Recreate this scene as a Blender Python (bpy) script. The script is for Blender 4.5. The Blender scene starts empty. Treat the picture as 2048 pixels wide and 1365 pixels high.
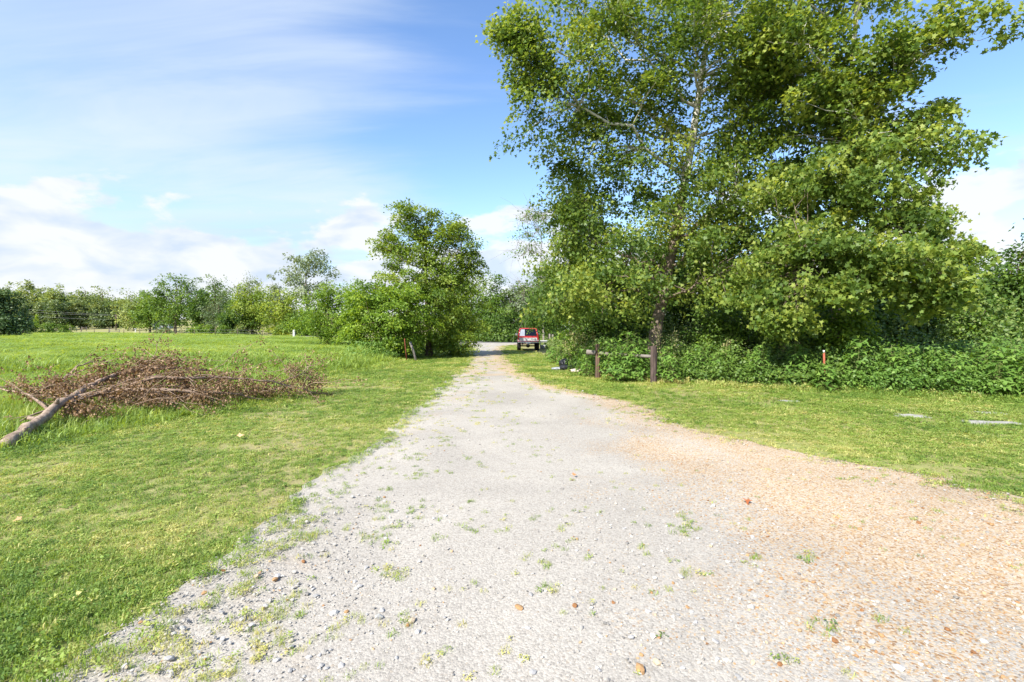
import bpy, bmesh, math, random
import numpy as np
from mathutils import Vector, Matrix
SC = bpy.context.scene
COL = SC.collection
# ------------------------------------------------------------------ camera
F = 967.0; HOR = 660.0; CH = 1.6          # focal length in photo pixels, horizon row, eye height
cd = bpy.data.cameras.new('camera'); cam = bpy.data.objects.new('camera', cd); COL.objects.link(cam)
cam.location = (0, 0, CH); cam.rotation_euler = (math.radians(90), 0, 0)
cd.sensor_width = 36; cd.lens = 36 * F / 2048; cd.shift_y = -(682.5 - HOR) / 2048
cd.clip_start = 0.05; cd.clip_end = 5000
SC.camera = cam
# ------------------------------------------------------------------ light
SUN_AZ = math.atan2(-0.64, -0.77); SUN_EL = math.radians(42)
W = bpy.data.worlds.new('World'); SC.world = W; W.use_nodes = True
def nd(nt, typ, **kw):
    n = nt.nodes.new(typ)
    for k, v in kw.items(): setattr(n, k, v)
    return n
def setin(n, **kw):
    for k, v in kw.items():
        n.inputs[k.replace('_', ' ')].default_value = v
def math_n(nt, op, a, b=None, clamp=False):
    n = nd(nt, 'ShaderNodeMath', operation=op, use_clamp=clamp)
    for i, v in enumerate((a, b)):
        if v is None: continue
        if isinstance(v, (int, float)): n.inputs[i].default_value = v
        else: nt.links.new(v, n.inputs[i])
    return n.outputs[0]
def ramp(nt, fac, stops):
    r = nd(nt, 'ShaderNodeValToRGB'); e = r.color_ramp.elements
    while len(e) < len(stops): e.new(0.5)
    for el, (p, c) in zip(e, stops):
        el.position = p; el.color = (*c, 1) if len(c) == 3 else c
    nt.links.new(fac, r.inputs[0]); return r.outputs[0]
def mixc(nt, fac, a, b, blend='MIX'):
    m = nd(nt, 'ShaderNodeMix', data_type='RGBA', blend_type=blend)
    for sock, v in ((m.inputs[0], fac), (m.inputs[6], a), (m.inputs[7], b)):
        if isinstance(v, (int, float)): sock.default_value = v
        elif isinstance(v, tuple): sock.default_value = (*v, 1)
        else: nt.links.new(v, sock)
    return m.outputs[2]
def noise(nt, vec, scale, detail=4, rough=0.55, dist=0.0):
    n = nd(nt, 'ShaderNodeTexNoise'); setin(n, Scale=scale, Detail=detail, Roughness=rough, Distortion=dist)
    if vec is not None: nt.links.new(vec, n.inputs['Vector'])
    return n.outputs[0]
def mapr(nt, v, a, b, c=0.0, d=1.0, smooth=True):
    m = nd(nt, 'ShaderNodeMapRange', interpolation_type='SMOOTHSTEP' if smooth else 'LINEAR')
    nt.links.new(v, m.inputs[0])
    for i, q in zip((1, 2, 3, 4), (a, b, c, d)): m.inputs[i].default_value = q
    return m.outputs[0]
def make_world():
    nt = W.node_tree; nt.nodes.clear()
    out = nd(nt, 'ShaderNodeOutputWorld'); bg = nd(nt, 'ShaderNodeBackground')
    sky = nd(nt, 'ShaderNodeTexSky', sky_type='NISHITA', sun_disc=False)
    sky.sun_elevation = SUN_EL; sky.sun_rotation = SUN_AZ; sky.air_density = 1.0; sky.dust_density = 0.4; sky.ozone_density = 1.3
    tc = nd(nt, 'ShaderNodeTexCoord'); sep = nd(nt, 'ShaderNodeSeparateXYZ'); nt.links.new(tc.outputs['Generated'], sep.inputs[0])
    X, Y, Z = sep.outputs
    zp = math_n(nt, 'ADD', math_n(nt, 'MAXIMUM', Z, 0.0), 0.10)
    cx = math_n(nt, 'DIVIDE', X, zp); cy = math_n(nt, 'DIVIDE', Y, zp)
    # thin high sheets of cloud drawn out sideways
    cv = nd(nt, 'ShaderNodeCombineXYZ')
    nt.links.new(math_n(nt, 'MULTIPLY', math_n(nt, 'ADD', cx, math_n(nt, 'MULTIPLY', cy, 0.12)), 0.34), cv.inputs[0])
    nt.links.new(cy, cv.inputs[1]); cv.inputs[2].default_value = 8.3
    wn = noise(nt, cv.outputs[0], 0.95, 8, 0.56, 0.5)
    ex = mapr(nt, X, 0.10, -0.55, 0.0, 0.31)                       # the weather thickens towards the west
    wisp = mapr(nt, math_n(nt, 'ADD', wn, ex), 0.50, 0.74)
    fine = noise(nt, cv.outputs[0], 2.6, 5, 0.6, 0.6)
    wisp = math_n(nt, 'MULTIPLY', wisp, mapr(nt, fine, 0.25, 0.62, 0.55, 1.0))
    shade = noise(nt, cv.outputs[0], 1.3, 3, 0.5, 0.2)
    # heaped cloud low over the horizon
    hv = nd(nt, 'ShaderNodeCombineXYZ'); az = math_n(nt, 'ARCTAN2', X, Y)
    nt.links.new(math_n(nt, 'MULTIPLY', az, 3.1), hv.inputs[0]); nt.links.new(math_n(nt, 'MULTIPLY', Z, 6.5), hv.inputs[1]); hv.inputs[2].default_value = 1.3
    hn = noise(nt, hv.outputs[0], 1.5, 8, 0.52, 0.1)
    thr = math_n(nt, 'ADD', math_n(nt, 'MULTIPLY', Z, 1.65), 0.145)
    cum = mapr(nt, math_n(nt, 'SUBTRACT', hn, thr), 0.0, 0.06)
    hn2 = noise(nt, hv.outputs[0], 3.4, 5, 0.5, 0.3)
    sk = nd(nt, 'ShaderNodeHueSaturation'); setin(sk, Saturation=1.14, Value=1.36, Hue=0.505); nt.links.new(sky.outputs[0], sk.inputs['Color'])
    wcol = ramp(nt, shade, [(0.3, (3.0, 3.7, 4.7)), (0.62, (4.0, 4.4, 4.9))])
    ccol = ramp(nt, hn2, [(0.32, (3.2, 3.7, 4.45)), (0.54, (4.5, 4.58, 4.7))])
    c = mixc(nt, math_n(nt, 'MULTIPLY', wisp, 0.72), sk.outputs[0], wcol)
    haze = mapr(nt, Z, 0.30, 0.0, 0.0, 0.55)
    c = mixc(nt, haze, c, (2.6, 3.4, 4.6))
    c = mixc(nt, math_n(nt, 'MULTIPLY', cum, 0.9), c, ccol)
    nt.links.new(c, bg.inputs[0]); bg.inputs[1].default_value = 0.10
    nt.links.new(bg.outputs[0], out.inputs[0])
make_world()
sd = bpy.data.lights.new('sun', 'SUN'); sd.energy = 4.6; sd.angle = math.radians(0.53); sd.color = (1.0, 0.95, 0.86)
sun = bpy.data.objects.new('sun', sd); COL.objects.link(sun); sun.location = (-40, -30, 50)
sv = Vector((math.sin(SUN_AZ) * math.cos(SUN_EL), math.cos(SUN_AZ) * math.cos(SUN_EL), math.sin(SUN_EL)))
sun.rotation_euler = sv.to_track_quat('Z', 'Y').to_euler()
vs = SC.view_settings; vs.view_transform = 'Standard'; vs.look = 'None'; vs.exposure = 1.15; vs.gamma = 1.0; vs.use_curve_mapping = False
SC.cycles.max_bounces = 6; SC.cycles.diffuse_bounces = 4; SC.cycles.transmission_bounces = 4; SC.cycles.transparent_max_bounces = 6
# ------------------------------------------------------------------ numbers
R = np.random.default_rng(7); random.seed(7)
def sstep(a, b, t): u = np.clip((t - a) / (b - a), 0, 1); return u * u * (3 - 2 * u)
def vnoise(x, y, seed=0, octv=3):
    x = np.asarray(x, float); y = np.asarray(y, float); tot = 0; amp = 1; nrm = 0
    for o in range(octv):
        xi = np.floor(x); yi = np.floor(y); fx = x - xi; fy = y - yi
        fx = fx * fx * (3 - 2 * fx); fy = fy * fy * (3 - 2 * fy)
        def h(i, j): v = np.sin(i * 127.1 + j * 311.7 + (seed + o) * 74.7) * 43758.5453; return v - np.floor(v)
        v = (h(xi, yi) * (1 - fx) + h(xi + 1, yi) * fx) * (1 - fy) + (h(xi, yi + 1) * (1 - fx) + h(xi + 1, yi + 1) * fx) * fy
        tot = tot + amp * v; nrm += amp; amp *= 0.5; x = x * 2.03 + 5.1; y = y * 2.03 + 3.7
    return tot / nrm
def gh(x, y):                                             # height of the ground
    x = np.asarray(x, float); y = np.asarray(y, float)
    e = np.maximum(0, -x - 5); h = 0.8 * (1 - np.exp(-e / 40.0)) * sstep(4, 14, y)
    b = y - (58 - 0.66 * x) - 5
    h = h + sstep(-30, -75, x) * 0.06 * np.clip(b, 0, 160)
    h = h + 0.05 * (vnoise(x * 0.12, y * 0.12, 3) - 0.5) * sstep(5, 20, np.hypot(x, y)) * sstep(-4, -9, x)
    return h
def gz(x, y): return float(gh(x, y))
def at(px, py, d): return Vector(((px - 1024) / F * d, d, CH - (py - HOR) / F * d))
def gnd(px, d): x = (px - 1024) / F * d; return Vector((x, d, gz(x, d)))
# ------------------------------------------------------------------ object helpers
def mesh_np(name, V, faces_n, loops, attrs=None, smooth=False):
    me = bpy.data.meshes.new(name); V = np.asarray(V, np.float32); loops = np.asarray(loops, np.int32).ravel(); faces_n = np.asarray(faces_n, np.int32)
    me.vertices.add(len(V)); me.vertices.foreach_set('co', V.ravel())
    me.loops.add(len(loops)); me.loops.foreach_set('vertex_index', loops)
    me.polygons.add(len(faces_n)); st = np.zeros(len(faces_n), np.int32); st[1:] = np.cumsum(faces_n)[:-1]
    me.polygons.foreach_set('loop_start', st)
    for k, (dom, arr) in (attrs or {}).items():
        a = me.attributes.new(k, 'FLOAT', dom); a.data.foreach_set('value', np.asarray(arr, np.float32))
    me.update(calc_edges=True); me.validate()
    if smooth: me.shade_smooth()
    return me
def link(name, data, mat=None, parent=None, loc=None, rot=None):
    o = bpy.data.objects.new(name, data); COL.objects.link(o)
    if mat is not None and data is not None and len(data.materials) == 0: data.materials.append(mat)
    if parent is not None: o.parent = parent
    if loc is not None: o.location = loc
    if rot is not None: o.rotation_euler = rot
    return o
def tag(o, label, cat, group=None, kind=None):
    o['label'] = label; o['category'] = cat
    if group: o['group'] = group
    if kind: o['kind'] = kind
    return o
def thing(name, label, cat, loc, rz=0, group=None):
    return tag(link(name, None, loc=loc, rot=(0, 0, rz)), label, cat, group)
def bm_mesh(name, bm, smooth=False):
    me = bpy.data.meshes.new(name); bmesh.ops.recalc_face_normals(bm, faces=bm.faces); bm.to_mesh(me); bm.free()
    if smooth: me.shade_smooth()
    return me
def box(bm, x0, x1, y0, y1, z0, z1, bev=0.0, tx=1.0, ty=1.0):
    c = ((x0 + x1) / 2, (y0 + y1) / 2); vs_ = []
    for z, sx, sy in ((z0, 1, 1), (z1, tx, ty)):
        for x, y in ((x0, y0), (x1, y0), (x1, y1), (x0, y1)):
            vs_.append(bm.verts.new((c[0] + (x - c[0]) * sx, c[1] + (y - c[1]) * sy, z)))
    q = vs_; fs = [bm.faces.new(f) for f in ((q[3], q[2], q[1], q[0]), q[4:8], (q[0], q[1], q[5], q[4]), (q[1], q[2], q[6], q[5]), (q[2], q[3], q[7], q[6]), (q[3], q[0], q[4], q[7]))]
    if bev > 0:
        ed = list({e for f in fs for e in f.edges}); bmesh.ops.bevel(bm, geom=ed, offset=bev, segments=2, affect='EDGES', profile=0.6)
def part_box(name, mat, parent, *a, **k):
    bm = bmesh.new(); box(bm, *a, **k); return link(name, bm_mesh(name, bm), mat, parent)
class Tubes:
    def __init__(s): s.V = []; s.L = []; s.n = 0
    def add(s, pts, rad, sides=6, cap=True):
        P = np.asarray(pts, float); k = len(P); rad = np.broadcast_to(np.asarray(rad, float), (k,))
        T = np.gradient(P, axis=0); T /= np.linalg.norm(T, axis=1)[:, None] + 1e-9
        ref = np.array([0, 0, 1.0]) if abs(T[:, 2]).mean() < 0.8 else np.array([1.0, 0, 0])
        A = np.cross(T, ref); A /= np.linalg.norm(A, axis=1)[:, None] + 1e-9; B = np.cross(T, A)
        an = np.arange(sides) * 2 * math.pi / sides
        ring = P[:, None, :] + rad[:, None, None] * (np.cos(an)[None, :, None] * A[:, None, :] + np.sin(an)[None, :, None] * B[:, None, :])
        s.V.append(ring.reshape(-1, 3)); b = s.n; i = np.arange(k - 1)[:, None] * sides; j = np.arange(sides)[None, :]; j2 = (j + 1) % sides
        q = np.stack([b + i + j, b + i + j2, b + i + sides + j2, b + i + sides + j], -1).reshape(-1, 4)
        s.L.append(q); s.n += k * sides
        if cap and sides == 4:
            s.L.append(np.array([[b + 3, b + 2, b + 1, b], [b + (k - 1) * 4 + t for t in range(4)]]))
        elif cap:
            for o, rv in ((b, True), (b + (k - 1) * sides, False)):
                c = s.n; s.V.append(P[0 if rv else -1][None]); s.n += 1
                for t in range(0, sides, 2):
                    f = [c, o + t, o + (t + 1) % sides, o + (t + 2) % sides]; s.L.append(np.array([f[::-1] if rv else f]))
    def mesh(s, name):
        L = np.concatenate(s.L); return mesh_np(name, np.concatenate(s.V), np.full(len(L), 4), L, smooth=True)
LOBED = np.array([(0, 0), (.46, -.12), (.36, .14), (.60, .42), (.24, .48), (0, .98), (-.24, .48), (-.60, .42), (-.36, .14), (-.46, -.12)])
OVAL = np.array([(0, 0), (.30, .42), (0, 1.0), (-.30, .42)])
ROUND = np.array([(0, 0), (.38, .25), (.34, .68), (0, 1.0), (-.34, .68), (-.38, .25)])
TRIPLE = np.array([(0, 0), (.20, .05), (.52, .10), (.86, .02), (.56, .30), (.20, .26), (.20, .60), (0, 1.05), (-.20, .60), (-.20, .26), (-.56, .30), (-.86, .02), (-.52, .10), (-.20, .05)])
LANCE = np.array([(0, 0), (.13, .35), (0, 1.0), (-.13, .35)])
def leaves_np(P, N, size, tpl, rng, tip=None, curl=0.25):
    """One flat-ish blade per row of P: N its normal, tip the way its point hangs."""
    n = len(P); N = N / (np.linalg.norm(N, axis=1)[:, None] + 1e-9)
    t = rng.normal(size=(n, 3)) if tip is None else tip + rng.normal(size=(n, 3)) * 0.35
    t = t - (t * N).sum(1)[:, None] * N; t /= np.linalg.norm(t, axis=1)[:, None] + 1e-9
    b = np.cross(N, t); k = len(tpl); u = tpl[:, 0][None, :, None]; v = tpl[:, 1][None, :, None]
    s = np.asarray(size)[:, None, None]
    V = P[:, None, :] + s * (u * b[:, None, :] + v * t[:, None, :]) + s * curl * (np.abs(u) * 0.8 - (v - 0.4) ** 2) * N[:, None, :]
    return V.reshape(-1, 3), np.full(n, k), np.arange(n * k)
# ------------------------------------------------------------------ materials
MATS = {}
def mat(name):
    m = bpy.data.materials.new(name); m.use_nodes = True; m.node_tree.nodes.clear(); return m, m.node_tree
def finish(nt, sh): o = nd(nt, 'ShaderNodeOutputMaterial'); nt.links.new(sh, o.inputs[0])
def principled(nt, col, rough=0.6, spec=0.4, metal=0.0, normal=None, coat=0.0):
    p = nd(nt, 'ShaderNodeBsdfPrincipled'); p.inputs['Roughness'].default_value = rough; p.inputs['Specular IOR Level'].default_value = spec
    p.inputs['Metallic'].default_value = metal; p.inputs['Coat Weight'].default_value = coat
    if isinstance(col, tuple): p.inputs['Base Color'].default_value = (*col, 1)
    else: nt.links.new(col, p.inputs['Base Color'])
    if normal is not None: nt.links.new(normal, p.inputs['Normal'])
    return p.outputs[0]
def bump(nt, h, strength=0.4, dist=0.02):
    b = nd(nt, 'ShaderNodeBump'); b.inputs['Strength'].default_value = strength; b.inputs['Distance'].default_value = dist
    nt.links.new(h, b.inputs['Height']); return b.outputs[0]
def objco(nt): return nd(nt, 'ShaderNodeTexCoord').outputs['Object']
def leaf_mat(name, dark, mid, light, trans=0.38, instancer=False, rough=0.5, spec=0.35):
    kk = 1.34 if instancer else 1.4; dark, mid, light = (tuple(v_ * kk for v_ in c_) for c_ in (dark, mid, light))
    m, nt = mat(name)
    a = nd(nt, 'ShaderNodeAttribute', attribute_name='var'); a.attribute_type = 'INSTANCER' if instancer else 'GEOMETRY'
    c = ramp(nt, a.outputs['Fac'], [(0.05, dark), (0.5, mid), (0.97, light)])
    p = principled(nt, c, rough, spec)
    tr = nd(nt, 'ShaderNodeBsdfTranslucent'); nt.links.new(mixc(nt, 1.0, c, (1.5, 1.35, 0.6), 'MULTIPLY'), tr.inputs[0])
    mx = nd(nt, 'ShaderNodeMixShader'); mx.inputs[0].default_value = trans; nt.links.new(p, mx.inputs[1]); nt.links.new(tr.outputs[0], mx.inputs[2])
    finish(nt, mx.outputs[0]); return m
def plain(name, c1, c2, scale=4.0, rough=0.6, spec=0.35, metal=0.0, bmp=0.0, stretch=None, coat=0.0, det=5):
    m, nt = mat(name); v = objco(nt)
    if stretch:
        mp = nd(nt, 'ShaderNodeMapping'); mp.inputs['Scale'].default_value = stretch; nt.links.new(v, mp.inputs[0]); v = mp.outputs[0]
    n = noise(nt, v, scale, det, 0.6, 0.2); c = ramp(nt, n, [(0.3, c1), (0.7, c2)])
    finish(nt, principled(nt, c, rough, spec, metal, bump(nt, n, bmp, 0.02) if bmp else None, coat)); return m
M_SYC = leaf_mat('sycamore_leaf', (.036, .072, .015), (.098, .158, .029), (.25, .29, .06), 0.45, rough=0.5, spec=0.35)
M_SYCBIG = M_SYC
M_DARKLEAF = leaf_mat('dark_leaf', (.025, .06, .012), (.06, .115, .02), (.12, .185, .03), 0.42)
M_MIDLEAF = leaf_mat('mid_leaf', (.04, .085, .012), (.085, .15, .02), (.15, .22, .03), 0.38)
M_BRIGHT = leaf_mat('bright_leaf', (.06, .12, .014), (.13, .21, .025), (.22, .30, .035), 0.42)
M_YELLOWG = leaf_mat('yellow_green_leaf', (.05, .10, .014), (.125, .19, .025), (.23, .28, .045), 0.42)
M_GREYLEAF = leaf_mat('grey_leaf', (.07, .11, .05), (.13, .17, .085), (.22, .26, .15), 0.3)
M_PALE = leaf_mat('far_leaf', (.08, .125, .04), (.15, .20, .06), (.25, .28, .09), 0.38)
M_CEDAR = leaf_mat('cedar_leaf', (.022, .048, .016), (.045, .085, .028), (.08, .13, .04), 0.2)
M_PINE = leaf_mat('pine_leaf', (.045, .08, .028), (.10, .14, .048), (.18, .21, .075), 0.3)
M_WEED = leaf_mat('weed_leaf', (.042, .092, .016), (.09, .17, .03), (.17, .265, .055), 0.38)
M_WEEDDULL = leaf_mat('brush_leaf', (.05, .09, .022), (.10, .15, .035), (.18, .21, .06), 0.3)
M_VINE = leaf_mat('vine_leaf', (.03, .065, .012), (.065, .12, .02), (.13, .19, .035), 0.36)
M_SEED = leaf_mat('seed_head', (.16, .15, .06), (.28, .26, .12), (.42, .38, .2), 0.25)
M_DEAD = leaf_mat('dead_leaf', (.07, .042, .024), (.165, .104, .062), (.30, .205, .13), 0.2, rough=0.7, spec=0.2)
M_GRASS = leaf_mat('grass_blade', (.085, .155, .03), (.185, .265, .05), (.40, .38, .15), 0.38, instancer=True, rough=0.55, spec=0.3)
M_FIELD = leaf_mat('field_blade', (.10, .17, .035), (.185, .27, .05), (.32, .37, .10), 0.4, instancer=True, rough=0.5)
M_BARK = plain('brown_bark', (.07, .05, .035), (.20, .16, .12), 6, 0.9, 0.15, bmp=0.8, stretch=(3, 3, .5))
M_BARKGREY = plain('grey_bark', (.14, .12, .10), (.34, .31, .27), 6, 0.9, 0.15, bmp=0.6, stretch=(3, 3, .6))
M_DEADWOOD = plain('dead_wood', (.15, .10, .07), (.38, .28, .21), 5, 0.85, 0.2, bmp=0.8, stretch=(1.5, 1.5, 1.5))
M_LIMB = plain('limb_bark', (.13, .09, .065), (.44, .34, .26), 9, 0.9, 0.15, bmp=1.0, det=9)
def syc_bark():
    m, nt = mat('sycamore_bark'); v = objco(nt); sep = nd(nt, 'ShaderNodeSeparateXYZ'); nt.links.new(v, sep.inputs[0])
    n = noise(nt, v, 3.2, 6, 0.6, 0.6); n2 = noise(nt, v, 14, 5, 0.6)
    br = ramp(nt, n2, [(0.3, (.10, .075, .055)), (0.7, (.24, .19, .15))]); wh = ramp(nt, n2, [(0.3, (.40, .385, .33)), (0.7, (.62, .61, .56))])
    k = math_n(nt, 'ADD', mapr(nt, sep.outputs[2], 2.5, 8.5, -0.34, 0.16), n)
    finish(nt, principled(nt, mixc(nt, mapr(nt, k, 0.46, 0.54), br, wh), 0.8, 0.2, normal=bump(nt, n2, 0.6, 0.03))); return m
M_SYCBARK = syc_bark()
def ground_mat():
    m, nt = mat('lawn_ground'); v = objco(nt)
    n1 = noise(nt, v, 0.55, 5, 0.6, 0.3); n2 = noise(nt, v, 9, 6, 0.65); n3 = noise(nt, v, 55, 3, 0.6)
    g = ramp(nt, n2, [(0.25, (.13, .17, .045)), (0.5, (.22, .255, .07)), (0.75, (.33, .32, .13))])
    s = ramp(nt, n3, [(0.3, (.19, .15, .075)), (0.7, (.36, .31, .17))])
    k = mapr(nt, math_n(nt, 'ADD', n1, math_n(nt, 'MULTIPLY', n3, 0.8)), 0.68, 1.02, 0.1, 0.8)
    finish(nt, principled(nt, mixc(nt, k, g, s), 0.95, 0.1, normal=bump(nt, n3, 0.6, 0.02))); return m
M_GROUND = ground_mat()
def gravel_mat():
    m, nt = mat('gravel_bed'); v = objco(nt)
    def vor(scale, rnd=1.0):
        w = nd(nt, 'ShaderNodeTexVoronoi'); w.inputs['Scale'].default_value = scale; w.inputs['Randomness'].default_value = rnd; nt.links.new(v, w.inputs['Vector']); return w
    A = vor(78); B = vor(210)
    hs = nd(nt, 'ShaderNodeSeparateColor'); nt.links.new(A.outputs['Color'], hs.inputs[0])
    hb = nd(nt, 'ShaderNodeSeparateColor'); nt.links.new(B.outputs['Color'], hb.inputs[0])
    grey = ramp(nt, math_n(nt, 'ADD', math_n(nt, 'MULTIPLY', hs.outputs[0], 0.6), math_n(nt, 'MULTIPLY', hb.outputs[0], 0.4)), [(0.08, (.245, .228, .204)), (0.4, (.335, .313, .282)), (0.9, (.43, .405, .365))])
    tan = ramp(nt, hs.outputs[1], [(0.05, (.25, .155, .085)), (0.3, (.38, .265, .155)), (0.6, (.44, .345, .235)), (0.85, (.44, .39, .325))])
    orr = nd(nt, 'ShaderNodeAttribute', attribute_name='tan'); drt = nd(nt, 'ShaderNodeAttribute', attribute_name='dirt')
    k = mapr(nt, math_n(nt, 'ADD', orr.outputs['Fac'], math_n(nt, 'MULTIPLY', math_n(nt, 'SUBTRACT', hs.outputs[2], 0.5), 0.9)), 0.35, 0.65)
    c = mixc(nt, k, grey, tan)
    n1 = noise(nt, v, 1.1, 5, 0.6, 0.4); n2 = noise(nt, v, 30, 4, 0.6); n0 = noise(nt, v, 0.5, 5, 0.6, 0.6)
    c = mixc(nt, 1.0, c, ramp(nt, n0, [(0.35, (.86, .85, .84)), (0.65, (1.08, 1.07, 1.05))]), 'MULTIPLY')
    dirt = ramp(nt, n2, [(0.3, (.31, .225, .145)), (0.7, (.44, .345, .24))])
    kd = mapr(nt, math_n(nt, 'ADD', n1, drt.outputs['Fac']), 0.57, 0.9, 0.0, 0.85)
    c = mixc(nt, kd, c, dirt)
    h = math_n(nt, 'SUBTRACT', 1.0, math_n(nt, 'ADD', A.outputs['Distance'], math_n(nt, 'MULTIPLY', B.outputs['Distance'], 0.5)))
    finish(nt, principled(nt, c, 0.9, 0.2, normal=bump(nt, h, 0.45, 0.006))); return m
M_GRAVEL = gravel_mat()
def stone_mat():
    m, nt = mat('gravel_stone'); a = nd(nt, 'ShaderNodeAttribute', attribute_name='var'); a.attribute_type = 'INSTANCER'
    c = ramp(nt, a.outputs['Fac'], [(0.0, (.17, .165, .16)), (0.2, (.32, .308, .288)), (0.48, (.47, .452, .42)), (0.52, (.46, .39, .28)), (0.72, (.43, .30, .175)), (0.9, (.33, .185, .085)), (1.0, (.20, .10, .055))])
    n = noise(nt, objco(nt), 1.4, 4, 0.6); c = mixc(nt, 1.0, c, ramp(nt, n, [(0.3, (.78, .77, .75)), (0.7, (1.08, 1.06, 1.04))]), 'MULTIPLY')
    finish(nt, principled(nt, c, 0.85, 0.25)); return m
M_STONE = stone_mat()
M_ASPHALT = plain('asphalt', (.13, .13, .13), (.19, .186, .18), 30, 0.9, 0.2, bmp=0.3)
M_RED = plain('red_paint', (.32, .010, .014), (.42, .022, .026), 3, 0.4, 0.45, coat=0.4)
M_WHITEP = plain('white_paint', (.42, .42, .41), (.55, .55, .54), 5, 0.35, 0.5)
M_BLACK = plain('black_trim', (.012, .012, .013), (.03, .03, .032), 8, 0.55, 0.4)
M_TYRE = plain('tyre_rubber', (.012, .012, .013), (.028, .028, .028), 20, 0.85, 0.2, bmp=0.4)
M_CHROME = plain('chrome', (.55, .55, .56), (.72, .72, .72), 9, 0.25, 0.5, metal=1.0)
M_STEEL = plain('grey_steel', (.28, .29, .30), (.42, .43, .44), 8, 0.5, 0.5, metal=0.4)
M_TAILR = plain('tail_lamp_red', (.32, .012, .012), (.38, .02, .02), 8, 0.2, 0.5)
M_PLATE = plain('plate', (.62, .64, .66), (.72, .73, .74), 10, 0.4, 0.4)
M_REFLPAINT = plain('painted_reflection', (.22, .25, .29), (.30, .33, .37), 2, 0.12, 0.6)  # opaque pale grey: the rear pane's reflection put into its colour
def glass_mat():
    m, nt = mat('window_glass'); g = nd(nt, 'ShaderNodeBsdfGlossy'); g.inputs['Roughness'].default_value = 0.03
    t = nd(nt, 'ShaderNodeBsdfTransparent'); t.inputs[0].default_value = (.62, .66, .66, 1)
    f = nd(nt, 'ShaderNodeFresnel'); mx = nd(nt, 'ShaderNodeMixShader'); nt.links.new(f.outputs[0], mx.inputs[0]); nt.links.new(t.outputs[0], mx.inputs[1]); nt.links.new(g.outputs[0], mx.inputs[2])
    finish(nt, mx.outputs[0]); return m
M_GLASS = glass_mat()
M_POST = plain('weathered_post', (.045, .034, .032), (.12, .085, .075), 5, 0.85, 0.2, bmp=0.7, stretch=(4, 4, .5))
M_POSTRUST = plain('split_post', (.05, .040, .040), (.19, .115, .075), 3, 0.85, 0.2, bmp=0.7, stretch=(6, 6, .35))
M_RAIL = plain('grey_rail', (.11, .095, .085), (.27, .24, .215), 6, 0.85, 0.2, bmp=0.5, stretch=(.5, 4, 4))
M_WHITEPOST = plain('white_post', (.50, .50, .48), (.68, .67, .64), 5, 0.8, 0.2, bmp=0.3)
M_RUST = plain('red_rust', (.22, .05, .03), (.36, .11, .07), 9, 0.8, 0.2)
M_CONC = plain('concrete', (.20, .19, .175), (.42, .41, .385), 7, 0.9, 0.15, bmp=0.5)
M_BAG = plain('black_bag', (.010, .011, .014), (.025, .027, .034), 6, 0.5, 0.3, bmp=0.6)
M_TARP = plain('grey_tarp', (.20, .22, .25), (.36, .38, .42), 6, 0.6, 0.3, bmp=0.6)
M_PALECLOTH = plain('pale_cloth', (.40, .33, .28), (.60, .52, .45), 9, 0.9, 0.1, bmp=0.6)
M_WALLW = plain('house_siding', (.62, .61, .58), (.74, .73, .70), 3, 0.7, 0.2)
M_ROOF = plain('house_roof', (.15, .10, .09), (.26, .20, .18), 5, 0.85, 0.2)
M_WINDARK = plain('dark_window', (.03, .035, .04), (.07, .08, .09), 3, 0.1, 0.6)
M_WIRE = plain('wire', (.25, .25, .25), (.4, .4, .4), 8, 0.5, 0.4)
M_FALLEN = leaf_mat('fallen_leaf', (.28, .08, .03), (.40, .20, .08), (.62, .50, .34), 0.15)
# ------------------------------------------------------------------ ground, road, driveway
def sheet(name, xs, ys, m, hf, attrs=None):
    gx, gy = np.meshgrid(xs, ys); z = hf(gx, gy); V = np.stack([gx, gy, z], -1).reshape(-1, 3); nx, ny = len(xs), len(ys)
    i = np.arange(ny - 1)[:, None] * nx + np.arange(nx - 1)[None, :]
    L = np.stack([i, i + 1, i + nx + 1, i + nx], -1).reshape(-1, 4)
    return link(name, mesh_np(name, V, np.full(len(L), 4), L, smooth=True), m)
u = np.linspace(-1, 1, 221); xs = np.sinh(u * 6.0) / np.sinh(6.0) * 900
v = np.linspace(-0.55, 1, 241); ys = np.sinh(v * 6.0) / np.sinh(6.0) * 1200 + 4
g = sheet('ground', xs, ys, M_GROUND, gh); g['kind'] = 'structure'; g['label'] = 'green mown lawn and field ground'
def road():
    t = np.linspace(-420, 120, 271); n = np.array([0.66, 1.0]) / math.hypot(0.66, 1); V = []; us = (-2.9, -2.75, -1.0, 1.0, 2.75, 2.9)
    for a in t:
        for w in us:
            x = a + n[0] * w; y = 58 - 0.66 * a + n[1] * w; V.append((x, y, gz(x, y) + (0.02 if abs(w) > 2.8 else 0.07)))
    k = len(us); i = np.arange(len(t) - 1)[:, None] * k + np.arange(k - 1)[None, :]; L = np.stack([i, i + k, i + k + 1, i + 1], -1).reshape(-1, 4)
    o = link('road', mesh_np('road', V, np.full(len(L), 4), L, smooth=True), M_ASPHALT); o['kind'] = 'structure'; o['label'] = 'grey asphalt road crossing beyond the field'
road()
DL = np.array([(-8, -3.2), (0, -2.45), (2.3, -2.12), (5, -2.08), (9.7, -1.95), (14, -2.0), (19.3, -2.08), (26, -2.4), (34, -2.9), (42, -3.6), (48, -5.2), (53, -8.5), (56, -10)])
DR = np.array([(-8, 9), (0, 6.6), (2.3, 5.6), (4.42, 4.75), (5.16, 4.4), (6.45, 3.57), (7.37, 2.95), (9, 2.75), (11, 2.5), (12.9, 1.55), (15.5, 0.95), (19.3, 0.36), (26, -.15), (34, -.45), (40, -.65), (46, -.6), (51, 0.6), (56, 3.5)])
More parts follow.
